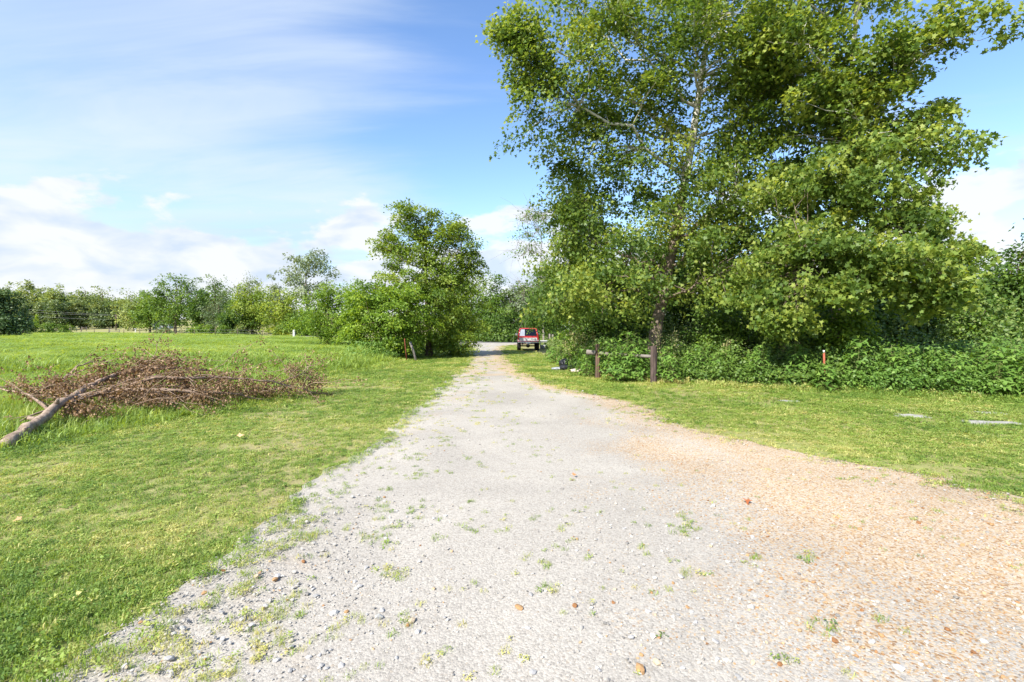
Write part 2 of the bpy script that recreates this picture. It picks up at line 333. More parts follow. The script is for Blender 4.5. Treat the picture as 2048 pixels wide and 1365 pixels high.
def xl(y): return np.interp(y, DL[:, 0], DL[:, 1]) + 0.55 * (vnoise(np.asarray(y) * 1.7, 0.5, 11, 5) - 0.5)
def xr(y): return np.interp(y, DR[:, 0], DR[:, 1]) + 0.9 * (vnoise(np.asarray(y) * 1.7, 9.5, 12, 5) - 0.5)
def tanmask(x, y):
    n = vnoise(np.asarray(x) * 1.6, np.asarray(y) * 1.1, 21, 5) - 0.5
    near = sstep(0.8, 2.9, x + n * 2.4) * 0.88; edge = sstep(1.25, 0.35, np.interp(y, DR[:, 0], DR[:, 1]) - x + n * 1.0)
    w = sstep(7, 10, y); return np.clip(near * (1 - w) + edge * w * 0.85, 0, 1)
def dirtmask(x, y):
    n = vnoise(np.asarray(x) * 0.9, np.asarray(y) * 0.35, 31, 4) - 0.5
    far = sstep(13, 18, y) * sstep(36, 27, y) * 0.33 + n * 0.35
    return far + 0.24 * sstep(0.9, 0.2, np.interp(y, DR[:, 0], DR[:, 1]) - x) * sstep(9, 14, y) * sstep(40, 25, y) - 0.02
def driveway():
    ys_ = np.concatenate([np.arange(-8, 1, 0.3), np.arange(1, 12, 0.07), np.arange(12, 30, 0.14), np.arange(30, 55.2, 0.3)]); k = 57
    s = np.linspace(0, 1, k); Y = np.repeat(ys_[:, None], k, 1); a, b = xl(ys_)[:, None], xr(ys_)[:, None]; X = a + (b - a) * s[None]
    Z = gh(X, Y) + 0.014 + 0.03 * (vnoise(X * 0.8, Y * 0.5, 41) - 0.5) * np.minimum(1, 6 * np.minimum(s, 1 - s))[None]
    Z = Z + 0.02 * np.minimum(1, 8 * np.minimum(s, 1 - s))[None] + 0.05 * sstep(47, 54, Y)
    V = np.stack([X, Y, Z], -1).reshape(-1, 3); i = np.arange(len(ys_) - 1)[:, None] * k + np.arange(k - 1)[None, :]; L = np.stack([i, i + 1, i + k + 1, i + k], -1).reshape(-1, 4)
    me = mesh_np('driveway', V, np.full(len(L), 4), L, {'tan': ('POINT', tanmask(V[:, 0], V[:, 1])), 'dirt': ('POINT', dirtmask(V[:, 0], V[:, 1]))}, smooth=True)
    o = link('driveway', me, M_GRAVEL); o['kind'] = 'structure'; o['label'] = 'pale limestone gravel driveway with tan gravel along one side'; return o
DRIVE = driveway()
def dz(x, y): return gh(x, y) + 0.034 + 0.03 * (vnoise(np.asarray(x) * 0.8, np.asarray(y) * 0.5, 41) - 0.5)
# ------------------------------------------------------------------ scattered stuff
def scatter(name, P, rot, scl, var, protos, label, kind='stuff', cat=None, parent=None):
    me = bpy.data.meshes.new(name); n = len(P); me.vertices.add(n); me.vertices.foreach_set('co', np.asarray(P, np.float32).ravel())
    for k, arr, t, key in (('rot', rot, 'FLOAT_VECTOR', 'vector'), ('scl', scl, 'FLOAT_VECTOR', 'vector'), ('var', var, 'FLOAT', 'value'), ('idx', R.integers(0, len(protos), n), 'INT', 'value')):
        a = me.attributes.new(k, t, 'POINT'); a.data.foreach_set(key, np.asarray(arr, np.int32 if t == 'INT' else np.float32).ravel())
    o = link(name, me, parent=parent); o['kind'] = kind; o['label'] = label
    if cat: o['category'] = cat
    c = bpy.data.collections.new(name + '_pieces')
    for p in protos: c.objects.link(p)
    ng = bpy.data.node_groups.new(name, 'GeometryNodeTree')
    ng.interface.new_socket('Geometry', in_out='INPUT', socket_type='NodeSocketGeometry'); ng.interface.new_socket('Geometry', in_out='OUTPUT', socket_type='NodeSocketGeometry')
    gi = nd(ng, 'NodeGroupInput'); go = nd(ng, 'NodeGroupOutput'); ip = nd(ng, 'GeometryNodeInstanceOnPoints'); ci = nd(ng, 'GeometryNodeCollectionInfo')
    ci.inputs[0].default_value = c; ci.inputs['Separate Children'].default_value = True; ci.inputs['Reset Children'].default_value = True
    def na(nm, t): q = nd(ng, 'GeometryNodeInputNamedAttribute', data_type=t); q.inputs[0].default_value = nm; return q.outputs[0]
    er = nd(ng, 'FunctionNodeEulerToRotation'); ng.links.new(na('rot', 'FLOAT_VECTOR'), er.inputs[0])
    ng.links.new(gi.outputs[0], ip.inputs['Points']); ng.links.new(ci.outputs[0], ip.inputs['Instance']); ip.inputs['Pick Instance'].default_value = True
    ng.links.new(na('idx', 'INT'), ip.inputs['Instance Index']); ng.links.new(er.outputs[0], ip.inputs['Rotation']); ng.links.new(na('scl', 'FLOAT_VECTOR'), ip.inputs['Scale'])
    ng.links.new(ip.outputs[0], go.inputs[0])
    o.modifiers.new('scatter', 'NODES').node_group = ng; return o
def blades_proto(name, m, nb, rad, l0, l1, w, lean, seed, broad=0.0):
    r = np.random.default_rng(seed); V = []; L = []; FN = []; b = 0
    for k in range(nb):
        a = r.uniform(0, 2 * math.pi); q = rad * math.sqrt(r.random()); p = np.array([q * math.cos(a), q * math.sin(a), -0.004]); ln = r.uniform(l0, l1)
        d = r.uniform(0, 2 * math.pi); dv = np.array([math.cos(d), math.sin(d), 0]); sd_ = np.array([-dv[1], dv[0], 0]); le = r.uniform(0.3, 1.0) * lean
        ww = w * r.uniform(0.6, 1.3) * (3.2 if r.random() < broad else 1.0)
        m1 = p + dv * ln * le * 0.35 + np.array([0, 0, ln * 0.62]); tp = p + dv * ln * le + np.array([0, 0, ln * (1 - 0.45 * le)])
        V += [p - sd_ * ww / 2, p + sd_ * ww / 2, m1 + sd_ * ww * .42, m1 - sd_ * ww * .42, tp]; L += [b, b + 1, b + 2, b + 3, b + 3, b + 2, b + 4]; FN += [4, 3]; b += 5
    o = bpy.data.objects.new(name, mesh_np(name, V, FN, L)); o.data.materials.append(m); return o
def clover_proto(name, seed):
    r = np.random.default_rng(seed); n = 22; P = np.stack([r.normal(0, .032, n), r.normal(0, .032, n), r.uniform(.012, .04, n)], -1)
    V, fn, L = leaves_np(P, r.normal(size=(n, 3)) * .35 + np.array([0, 0, 1.0]), r.uniform(.012, .024, n), ROUND, r); o = bpy.data.objects.new(name, mesh_np(name, V, fn, L)); o.data.materials.append(M_GRASS); return o
def ring_points(n_of_d, dmin, dmax, spread, keep):
    out = []; e = np.geomspace(dmin, dmax, 60)
    for a, b in zip(e[:-1], e[1:]):
        m_ = (a + b) / 2; w = spread * m_ + 0.6; n = int(n_of_d(m_) * (b - a) * 2 * w)
        if n <= 0: continue
        x = R.uniform(-w, w, n); y = R.uniform(a, b, n); k = keep(x, y); out.append(np.stack([x[k], y[k]], -1))
    return np.concatenate(out)
FB = np.array([(0, -8.2), (5, -7.2), (6.6, -6.6), (8.8, -5.6), (11.0, -5.0), (12.5, -5.2), (13.5, -7.6), (16, -7.4), (18, -6.3), (20, -5.8), (26, -5.4), (45, -5.6), (60, -9)])
def fieldline(y): return np.interp(y, FB[:, 0], FB[:, 1]) + 0.5 * (vnoise(np.asarray(y) * 0.9, 3.3, 17) - 0.5)
def wood_edge(x): return np.interp(x, [-1, 1.2, 2.3, 2.8, 4.2, 6.35, 8.3, 11.1, 30], [60, 36, 26, 16.3, 14.6, 13.2, 12.2, 10.7, 7])
SLABS = [(1578, 803, 0.46, 0.22, -.2), (1822, 833, 0.60, 0.34, -.25), (1981, 827, 0.50, 0.34, -.2), (1986, 847, 1.0, 0.46, -.16)]
def slab_xy(s): d = F * CH / (s[1] - HOR); return (s[0] - 1024) / F * d, d
def off_slab(x, y):
    k = np.ones(np.shape(x), bool)
    for s in SLABS:
        cx, cy = slab_xy(s); k &= ~((np.abs(x - cx) < s[2] / 2 - .07) & (np.abs(y - cy) < s[3] / 2 - .05))
    return k
BARE = [(1490, 905, 1.4, .5), (1420, 870, 1.2, .5), (700, 776, 1.0, .35), (1560, 890, .9, .3), (1230, 806, .8, .3), (1900, 940, 1.2, .3), (480, 895, .6, .2)]
def bare(x, y):
    b = 0
    for px, py, rx, ry in BARE:
        d = F * CH / (py - HOR); cx = (px - 1024) / F * d; b = np.maximum(b, np.exp(-((x - cx) / rx) ** 2 - ((y - d) / ry) ** 2))
    return b
def lawn_keep(x, y):
    dl = xl(y) - x; dr = x - xr(y); ins = (dl < 0) & (dr < 0); depth = np.minimum(-dl, -dr)
    cl = vnoise(x * 5.5, y * 5.5, 51, 2); big = vnoise(x * 0.7, y * 0.7, 52, 3)
    pin = sstep(0.50, 0.74, cl) * np.where(-dl < -dr, np.exp(-np.maximum(depth, 0) / 1.0) * 0.85, np.exp(-np.maximum(depth, 0) / 0.60) * 0.8)
    pin = np.maximum(pin, np.exp(-np.maximum(depth, 0) / 0.20) * sstep(0.22, 0.55, cl))
    pin = np.maximum(pin, 0.4 * sstep(0.66, 0.8, cl) * np.exp(-((x - 1.25 - 0.05 * y) / 0.5) ** 2) * sstep(6, 3.5, y))
    pin = np.maximum(pin, 0.1 * sstep(0.68, 0.82, cl) * sstep(0.45, 0.62, big) * sstep(0.6, -1.2, x))
    p = np.where(ins, pin, np.clip(0.50 + 1.3 * (vnoise(x * 0.9, y * 0.9, 53, 5) - 0.36), 0.22, 1.0))
    edge = np.maximum(dl, dr); p = np.where(~ins, p * (0.6 + 0.4 * sstep(0.0, 0.3, edge)), p)
    p = p * (1 - 0.85 * bare(x, y))
    k = (R.random(x.shape) < p) & off_slab(x, y) & (x > fieldline(y) - 0.15) & (y < wood_edge(x) + 0.6) & (np.abs(y - (58 - .66 * x)) > 3.8) & (y < 58 - .66 * x)
    return k & ((x < 11.5) | (y < 12))
def grass():
    nd_ = lambda d: float(np.clip(7200 / d ** 1.55, 34, 1300))
    P = ring_points(nd_, 1.9, 52, 1.12, lawn_keep); x, y = P[:, 0], P[:, 1]; n = len(P)
    inside = (x > xl(y)) & (x < xr(y)); z = np.where(inside, dz(x, y), gh(x, y))
    d = np.hypot(x, y); s = np.clip(d / 7.5, 0.75, 3.0) * R.uniform(0.7, 1.3, n); hz = np.clip(d / 14, 0.62, 1.25) * R.uniform(0.7, 1.25, n)
    lush = vnoise(x * 1.1, y * 1.1, 54, 3); hz *= 0.7 + 0.8 * lush; dp = np.minimum(x - xl(y), xr(y) - x); inn = sstep(0.05, 0.4, dp); hz *= 1 - 0.25 * inn; s *= 1 - 0.38 * inn
    hz *= 1 + 0.9 * sstep(4.2, 2.4, y) * sstep(-1.7, -2.3, x) * vnoise(x * 2, y * 2, 56)
    bank = sstep(0.9, 0.0, wood_edge(x) + 0.4 - y) * (x > 1.5); hz *= 1 + 2.2 * bank
    tall = sstep(0.9, 0.0, x - fieldline(y)); hz *= 1 + 0.8 * tall
    var = np.clip(0.46 + 0.9 * (vnoise(x * 0.75, y * 0.75, 55, 5) - 0.5) + 0.21 * R.normal(size=n) + 0.25 * bare(x, y) + 0.2 * inn + 0.35 * bank * R.random(n), 0, 1)
    pr = [blades_proto('grass_tuft', M_GRASS, 26, 0.066, 0.025, 0.07, 0.0036, 1.25, 100 + i, 0.14) for i in range(5)]
    pr += [clover_proto('clover_tuft', 120 + i) for i in range(2)]
    rot = np.stack([R.normal(0, .08, n), R.normal(0, .08, n), R.uniform(0, 6.28, n)], -1)
    scatter('lawn_grass', np.stack([x, y, z], -1), rot, np.stack([s, s, hz], -1), var, pr, 'short mown green grass of the lawn', cat='grass')
    print('lawn tufts', n)
    # the unmown field
    def fk(x, y): return (x < fieldline(y)) & (np.abs(y - (58 - .66 * x)) > 3.8) & (x > -130) & (y < 58 - .66 * x)
    P = ring_points(lambda d: float(np.clip(1300 / d ** 1.25, 3.0, 110)), 5.2, 120, 1.12, fk); x, y = P[:, 0], P[:, 1]; n = len(P); d = np.hypot(x, y)
    lush = vnoise(x * 0.28, y * 0.28, 61, 4); s = np.clip(d / 14, 0.9, 4.0) * R.uniform(0.7, 1.3, n); hz = (0.5 + 1.1 * sstep(0.35, 0.75, lush)) * R.uniform(0.7, 1.25, n)
    hz *= np.where(d > 30, 0.72, 1.0) * (0.35 + 0.65 * sstep(0.0, 1.0, fieldline(y) - x)); s *= np.where(d < 16, 0.8, 1.0)
    var = np.clip(0.52 + 0.8 * (vnoise(x * 0.2, y * 0.2, 62, 4) - 0.5) + 0.15 * R.normal(size=n), 0, 1)
    pr = [blades_proto('field_tuft', M_FIELD, 34, 0.16, 0.10, 0.34, 0.008, 0.95, 200 + i, 0.12) for i in range(5)]
    rot = np.stack([R.normal(0, .1, n), R.normal(0, .1, n), R.uniform(0, 6.28, n)], -1)
    scatter('field_grass', np.stack([x, y, gh(x, y)], -1), rot, np.stack([s, s, hz], -1), var, pr, 'tall lush green grass of the unmown field', cat='grass')
    print('field tufts', n)
grass()
def stone_mesh(name, seed):
    r = np.random.default_rng(seed); bm = bmesh.new(); bmesh.ops.create_icosphere(bm, subdivisions=1, radius=0.5)
    ax = np.array([1.0, r.uniform(.6, .9), r.uniform(.35, .6)])
    for v_ in bm.verts:
        c = np.array(v_.co) * ax * r.uniform(0.72, 1.15); v_.co = c
    for k in range(3):
        nrm = Vector(r.normal(size=3)).normalized(); bmesh.ops.bisect_plane(bm, geom=bm.verts[:] + bm.edges[:] + bm.faces[:], plane_co=nrm * r.uniform(.24, .34), plane_no=nrm, clear_outer=True)
        es = [e for e in bm.edges if e.is_boundary]
        if es: bmesh.ops.holes_fill(bm, edges=es)
    return bm_mesh(name, bm)
STONES = [stone_mesh('stone', 300 + i) for i in range(8)]
for s_ in STONES: s_.materials.append(M_STONE)
def stonevar(x, y, n):
    t = tanmask(x, y); u_ = R.random(n); tanp = 0.06 + 0.5 * t
    return np.where(u_ < tanp, R.uniform(0.52, 0.95, n), np.clip(R.normal(0.27, 0.13, n), 0.02, 0.5))
def gravel():
    def keep(x, y):
        m_ = (x > xl(y) - 0.22 * R.random(x.shape) ** 2) & (x < xr(y) + 0.3 * R.random(x.shape) ** 2); rough = vnoise(x * 1.3, y * 0.6, 71, 4)
        wheel = np.exp(-((x + 0.15) / 0.5) ** 2) + np.exp(-((x - 0.95) / 0.35) ** 2) * 0.4
        p = np.clip(0.16 + 1.5 * (rough - 0.42) + 0.55 * tanmask(x, y) - 0.5 * wheel, 0.03, 1); return m_ & (R.random(x.shape) < p)
    P = ring_points(lambda d: float(np.clip(16500 / d ** 2.1, 12, 3400)), 1.9, 22, 1.15, keep); x, y = P[:, 0], P[:, 1]; n = len(P)
    s = np.clip(R.lognormal(math.log(0.0125), 0.45, n), 0.005, 0.04) * np.clip(np.hypot(x, y) / 7, 0.95, 1.7)
    z = np.where((x > xl(y)) & (x < xr(y)), dz(x, y), gh(x, y)) + s * 0.16
    rot = np.stack([R.normal(0, .3, n), R.normal(0, .3, n), R.uniform(0, 6.28, n)], -1)
    pr = []
    for i, me in enumerate(STONES): pr.append(bpy.data.objects.new('gravel_stone', me))
    scatter('gravel', np.stack([x, y, z], -1), rot, np.stack([s, s, s], -1), stonevar(x, y, n), pr, 'loose limestone and tan gravel strewn over the driveway', cat='gravel')
    print('gravel', n)
    # the stones that show largest, one by one
    mats = []
    for c in ((.28, .275, .27), (.38, .37, .36), (.43, .42, .39), (.42, .34, .24), (.35, .21, .10), (.25, .12, .05)):
        mats.append(plain('pebble', tuple(v_ * 0.85 for v_ in c), tuple(min(.7, v_ * 1.08) for v_ in c), 3, 0.85, 0.25))
    data = {}
    cnt = 0
    while cnt < 290:
        d = R.uniform(2.15, 4.6) if cnt > 90 else R.uniform(2.15, 3.0); x = R.uniform(-1.05 * d, 1.05 * d)
        if not (xl(d) + .05 < x < xr(d) - .05): continue
        wheel = math.exp(-((x + 0.15) / 0.45) ** 2)
        if R.random() < wheel * 0.7: continue
        t = float(tanmask(x, d)); mi = (R.choice([3, 4, 4, 5]) if R.random() < 0.10 + 0.65 * t else R.choice([0, 1, 1, 2])); si = R.integers(0, 8)
        if (mi, si) not in data:
            me = STONES[si].copy(); me.materials.clear(); me.materials.append(mats[mi]); data[(mi, si)] = me
        s = float(np.clip(R.lognormal(math.log(0.032), 0.28), 0.022, 0.065))
        o = link('stone', data[(mi, si)], parent=DRIVE, loc=(x, d, float(dz(x, d)) + s * 0.10), rot=(R.normal(0, .2), R.normal(0, .2), R.uniform(0, 6.28))); o.scale = (s, s, s * .9); cnt += 1
    for px, py, s, mi in ((824, 1258, .06, 3), (1280, 1358, .075, 4), (1262, 1292, .05, 1), (1315, 1343, .06, 3), (1150, 1225, .045, 5)):
        d = F * CH / (py - HOR); x = (px - 1024) / F * d; me = STONES[mi].copy(); me.materials.clear(); me.materials.append(mats[mi])
        o = link('stone', me, parent=DRIVE, loc=(x, d, float(dz(x, d)) + s * .15), rot=(0, 0, R.uniform(0, 6))); o.scale = (s, s, s)
gravel()
# ------------------------------------------------------------------ trees
def bez(a, b, sag, k, rng, wob=0.04):
    t = np.linspace(0, 1, k)[:, None]; a = np.asarray(a, float); b = np.asarray(b, float); L = np.linalg.norm(b - a)
    p = a + (b - a) * t; p[:, 2] += (sag * L * (4 * t * (1 - t)))[:, 0]
    w = rng.normal(size=(k, 3)) * wob * L; w[0] = 0; w[-1] = 0; return p + w
def make_tree(name, label, base, trunk, tr, blobs, nclump, nleaf, leaf, lmat, bmat, seed, tpl=OVAL, clump_r=0.6, group=None, flat=0.6, cat='tree', limbs=9, single=0, up=0.6, shell=0.5, bare_tips=0, droop=0.3, stemsides=8, clear=None, lvar=0.5, part='crown'):
    """base: world point at the foot; trunk: world points; blobs: (centre, radii) in world space."""
    rng = np.random.default_rng(seed); B = np.asarray(base, float)
    root = thing(name, label, cat, base, 0, group); T = np.asarray(trunk, float)
    # clump centres inside the crown
    C = np.array([b[0] for b in blobs], float); RR = np.array([b[1] for b in blobs], float)
    wgt = (RR[:, 0] * RR[:, 2]) ** 0.8; wgt /= wgt.sum(); bi = rng.choice(len(blobs), nclump, p=wgt)
    dv = rng.normal(size=(nclump, 3)); dv /= np.linalg.norm(dv, axis=1)[:, None]; rr = rng.random(nclump) ** shell
    cc = C[bi] + dv * rr[:, None] * RR[bi]
    cc[:, 2] = np.maximum(cc[:, 2], gz(B[0], B[1]) + clump_r * 0.5)
    if clear:                                                       # the gaps through which the trunk shows
        px_ = 1024 + F * cc[:, 0] / cc[:, 1]; py_ = HOR - F * (cc[:, 2] - CH) / cc[:, 1]; kp = np.ones(nclump, bool)
        for (x0, y0, x1, y1) in clear: kp &= ~((px_ > x0) & (px_ < x1) & (py_ > y0) & (py_ < y1))
        cc = cc[kp]; nclump = len(cc)
    tb = Tubes(); tk = np.linspace(0, 1, len(T)); 
    tt = np.linspace(0, 1, 14); TP = np.stack([np.interp(tt, tk, T[:, i]) for i in range(3)], -1); TP[1:-1] += rng.normal(size=(12, 3)) * tr * 0.06
    trad = tr * (1.0 - 0.80 * tt) ** 0.9; trad[0] *= 1.35; trad[1] *= 1.08
    tb.add(TP - B, trad, stemsides)
    # main limbs out to some of the clumps, the rest hang on the nearest limb
    nodes = [TP[4:]]; nrad = [trad[4:]]
    order = np.argsort(-np.linalg.norm(cc - TP[7], axis=1)); pick = order[::max(1, len(order) // max(1, limbs))][:limbs]
    for i in pick:
        c = cc[i]; hd = np.linalg.norm(c[:2] - TP[:, :2], axis=1); want = c[2] - 0.55 * hd
        j = int(np.clip(np.argmin(np.abs(TP[:, 2] - want)), 3 + rng.integers(0, 4), 12)); p = bez(TP[j], c, -0.04, 9, rng, 0.025); r = np.linspace(min(trad[j] * 0.5, 0.028 * np.linalg.norm(c - TP[j])), 0.012 + tr * 0.03, 9)
        tb.add(p - B, r, max(4, stemsides - 2), cap=False); nodes.append(p[2:]); nrad.append(r[2:])
    NP_ = np.concatenate(nodes); NR = np.concatenate(nrad); done = set(pick.tolist())
    for i in range(nclump):
        if i in done: continue
        c = cc[i]; dd = np.linalg.norm(NP_ - c, axis=1) + 0.8 * np.maximum(0, NP_[:, 2] - c[2] + 0.2); j = int(np.argmin(dd))
        r0 = min(NR[j] * 0.6, 0.012 + 0.02 * dd[j]); p = bez(NP_[j], c, 0.04, 5, rng, 0.05); tb.add(p - B, np.linspace(r0, 0.005 + tr * .006, 5), 4, cap=False)
        if bare_tips:
            for q in range(bare_tips):
                e = c + rng.normal(size=3) * clump_r * 1.6; tb.add(bez(c, e, 0.05, 4, rng) - B, np.linspace(0.012, 0.004, 4), 4, cap=False)
    link('trunk', tb.mesh('trunk'), bmat, root)
    # leaves
    per = np.maximum(3, (nleaf / nclump * rng.lognormal(0, 0.35, nclump))).astype(int); ci = np.repeat(np.arange(nclump), per); n = len(ci)
    ax_ = np.stack([np.interp(cc[:, 2] - .6, TP[:, 2], TP[:, i]) for i in range(2)] + [cc[:, 2] - .35 * clump_r], -1); sp = cc - ax_; sp /= np.linalg.norm(sp, axis=1)[:, None] + 1e-6
    sp = sp + rng.normal(size=sp.shape) * .35 + np.array([0, 0, .25 if flat > .45 else 0]); sp /= np.linalg.norm(sp, axis=1)[:, None]
    off = np.clip(rng.normal(size=(n, 3)), -1.7, 1.7) * np.array([1, 1, flat]) * clump_r * 0.44; al = rng.uniform(-1.1, 1.1, n); off = off * (1.15 - .45 * np.abs(al))[:, None] + sp[ci] * (al * clump_r)[:, None]
    cs = rng.uniform(0.6, 1.3, nclump); P = cc[ci] + off * cs[ci][:, None]
    P[:, 2] -= droop * (off[:, 0] ** 2 + off[:, 1] ** 2) / clump_r
    P[:, 2] = np.maximum(P[:, 2], gz(B[0], B[1]) + 0.05)
    cen = C.mean(0); out = P - cen; out /= np.linalg.norm(out, axis=1)[:, None] + 1e-6
    N = out * 0.55 + np.array([0, 0, up]) + rng.normal(size=(n, 3)) * 0.7; tip = off + np.array([0, 0, -0.35 * clump_r]); tip /= np.linalg.norm(tip, axis=1)[:, None] + 1e-6
    size = leaf * rng.uniform(0.65, 1.3, n); cv = rng.normal(lvar, 0.16, nclump); var = np.clip(cv[ci] + rng.normal(0, 0.15, n), 0, 1)
    if single:                                                      # the leaves that show largest become parts of their own
        y_ = P[:, 1]; px = 1024 + F * P[:, 0] / y_; py = HOR - F * (P[:, 2] - CH) / y_
        see = (px > 0) & (px < 2048) & (py > 0) & (py < 1365); score = np.where(see, size / y_ * (0.6 + np.abs((N * P).sum(1)) / np.linalg.norm(P, axis=1) / np.linalg.norm(N, axis=1)), 0)
        near = np.argsort(-score)[:single]; keep = np.ones(n, bool); keep[near] = False
        V0, f0, l0 = leaves_np(np.zeros((1, 3)), np.array([[0, 0, 1.0]]), np.ones(1), tpl, rng, np.array([[0, 1.0, 0]]))
        lm = []
        for q in range(6):
            me = mesh_np('leaf', V0, f0, l0, {'var': ('FACE', [0.25 + 0.13 * q])}); me.materials.append(lmat); lm.append(me)
        for i in near:
            nv = Vector(N[i]).normalized(); tv = Vector(tip[i] + rng.normal(size=3) * .3); tv = (tv - nv * tv.dot(nv)).normalized(); bv = tv.cross(nv)
            M = Matrix((bv, tv, nv)).transposed(); o = link('leaf', lm[int(np.clip((var[i] - .25) / .13, 0, 5))], parent=root, loc=Vector(P[i] - B), rot=M.to_euler()); o.scale = (size[i],) * 3
        P, N, size, tip, var = P[keep], N[keep], size[keep], tip[keep], var[keep]
    V, fn, L = leaves_np(P - B, N, size, tpl, rng, tip)
    cr = link(part, mesh_np('crown', V, fn, L, {'var': ('FACE', var)}), lmat, root); cr['kind'] = 'stuff' if single else 'thing'
    if not single: del cr['kind']
    return root
def pxblob(px, py, rx, ry, d, deep=1.0): s = d / F; return (tuple(at(px, py, d)), (rx * s, rx * s * deep, ry * s * (1.12 if d > 60 else 1.0)))
def pxtree(name, label, px, d, top, bot, rx, nclump, nleaf, leaf, lmat, seed, bmat=M_BARK, tr=None, blobs=None, **k):
    b = gnd(px, d); s = d / F
    if blobs is None:
        h = bot - top; cy = (top + bot) / 2
        far_ = d > 60; top = top - (9 if far_ else 0); bot = bot + (6 if far_ else 0); h = bot - top
        blobs = [pxblob(px, top + h * .30, rx * .66, h * .30, d), pxblob(px - rx * .3, top + h * .55, rx * .68, h * .32, d), pxblob(px + rx * .3, top + h * .58, rx * .68, h * .32, d), pxblob(px, top + h * .76, rx * .8, h * .24, d)]
    else: blobs = [pxblob(*q) if len(q) >= 5 else pxblob(*q, d) for q in blobs]
    z1 = at(px, top + (bot - top) * .25, d).z; H = z1 - b.z; rg = np.random.default_rng(seed)
    tr = tr or max(0.06, 0.022 * (at(px, top, d).z - b.z))
    lx = rg.normal() * .05 * H; trunk = [(b.x, b.y, b.z - .1), (b.x + lx * .3, b.y, b.z + H * .35), (b.x + lx, b.y + lx * .4, b.z + H * .7), (b.x + lx * .8, b.y, b.z + H)]
    k.setdefault('clump_r', max(0.35, rx * s * 0.30))
    return make_tree(name, label, tuple(b), trunk, tr, blobs, nclump, nleaf, leaf, lmat, bmat, seed, **k)
# the great sycamore by the fence
def sycamore():
    b = gnd(1302, 17.2); tp = [(b.x, b.y, b.z - .15)] + [tuple(at(px, py, d)) for px, py, d in ((1312, 660, 17.2), (1328, 585, 17.2), (1346, 490, 17.1), (1366, 390, 17), (1385, 270, 16.8), (1402, 170, 16.6), (1418, 60, 16.4), (1430, -120, 16.4))]
    bl = [(1260, 50, 170, 90, 15.5), (1130, 120, 95, 80, 15.5), (1065, 95, 62, 90, 15.5), (1085, 190, 60, 60, 15.5), (1440, 60, 150, 100, 15), (1290, 190, 130, 80, 16.5), (1180, 270, 85, 60, 17), (1470, 210, 130, 100, 16),
          (1230, 350, 110, 70, 17.5), (1150, 330, 60, 55, 18), (1420, 360, 130, 90, 16.5), (1270, 470, 100, 75, 16.5), (1210, 565, 95, 42, 15.5), (1330, 545, 100, 70, 17.5), (1440, 480, 110, 90, 15.8), (1180, 500, 60, 60, 16.5),
          (1390, -110, 330, 120, 16), (1480, 560, 90, 50, 15), (1250, 620, 70, 28, 15.8), (1062, 290, 26, 40, 15.2), (1042, 60, 34, 40, 15), (1540, 130, 100, 90, 15.5), (1540, 300, 90, 90, 15.8), (1530, 440, 90, 80, 15.6), (1140, 600, 50, 36, 16), (1150, 440, 50, 60, 17), (1130, 540, 44, 50, 18), (1110, 620, 34, 30, 18)]
    make_tree('sycamore_tree', 'tall leaning sycamore with patchy white bark behind the wooden post fence', tuple(b), tp, 0.235, [pxblob(*q) for q in bl], 620, 86000, 0.102, M_SYC, M_SYCBARK, 41, LOBED, 0.62, clear=[(1282, 590, 1345, 710), (1330, 470, 1372, 560), (1372, 130, 1425, 240)], limbs=22, single=290, stemsides=12, shell=0.45, up=0.7, lvar=0.5)
    b = gnd(1668, 15.6); tp = [(b.x, b.y, b.z - .1)] + [tuple(at(px, py, d)) for px, py, d in ((1672, 620, 15.6), (1668, 480, 15.4), (1690, 340, 15), (1700, 180, 14.8), (1715, 0, 14.6), (1730, -140, 14.5))]
    bl = [(1620, 90, 140, 80, 14), (1725, 160, 100, 66, 13.5), (1850, 235, 70, 36, 13), (1640, 240, 140, 80, 14.5), (1770, 290, 110, 55, 13.3), (1870, 320, 62, 42, 13), (1600, 370, 110, 70, 14.2), (1740, 400, 110, 70, 13.4), (1840, 420, 70, 50, 13),
          (1620, 490, 110, 70, 13.6), (1770, 510, 100, 60, 12.8), (1560, 570, 100, 48, 13.4), (1870, 500, 52, 50, 12.6), (1680, 570, 90, 42, 13), (1850, 575, 55, 42, 12.4), (1570, 640, 45, 34, 13), (1690, -90, 200, 90, 14), (1800, 75, 40, 18, 12.5), (1880, 50, 46, 14, 12), (1965, 40, 44, 16, 11.5), (2025, 55, 22, 20, 11.2), (1965, 88, 16, 12, 11.4), (1900, 5, 60, 12, 12)]
    make_tree('sycamore_tree', 'broad sycamore with drooping large-leaved boughs above the ragweed bank', tuple(b), tp, 0.15, [pxblob(*q) for q in bl], 480, 62000, 0.106, M_SYC, M_SYCBARK, 42, LOBED, 0.50, limbs=20, single=290, stemsides=10, shell=0.5, up=0.5, lvar=0.56)
sycamore()
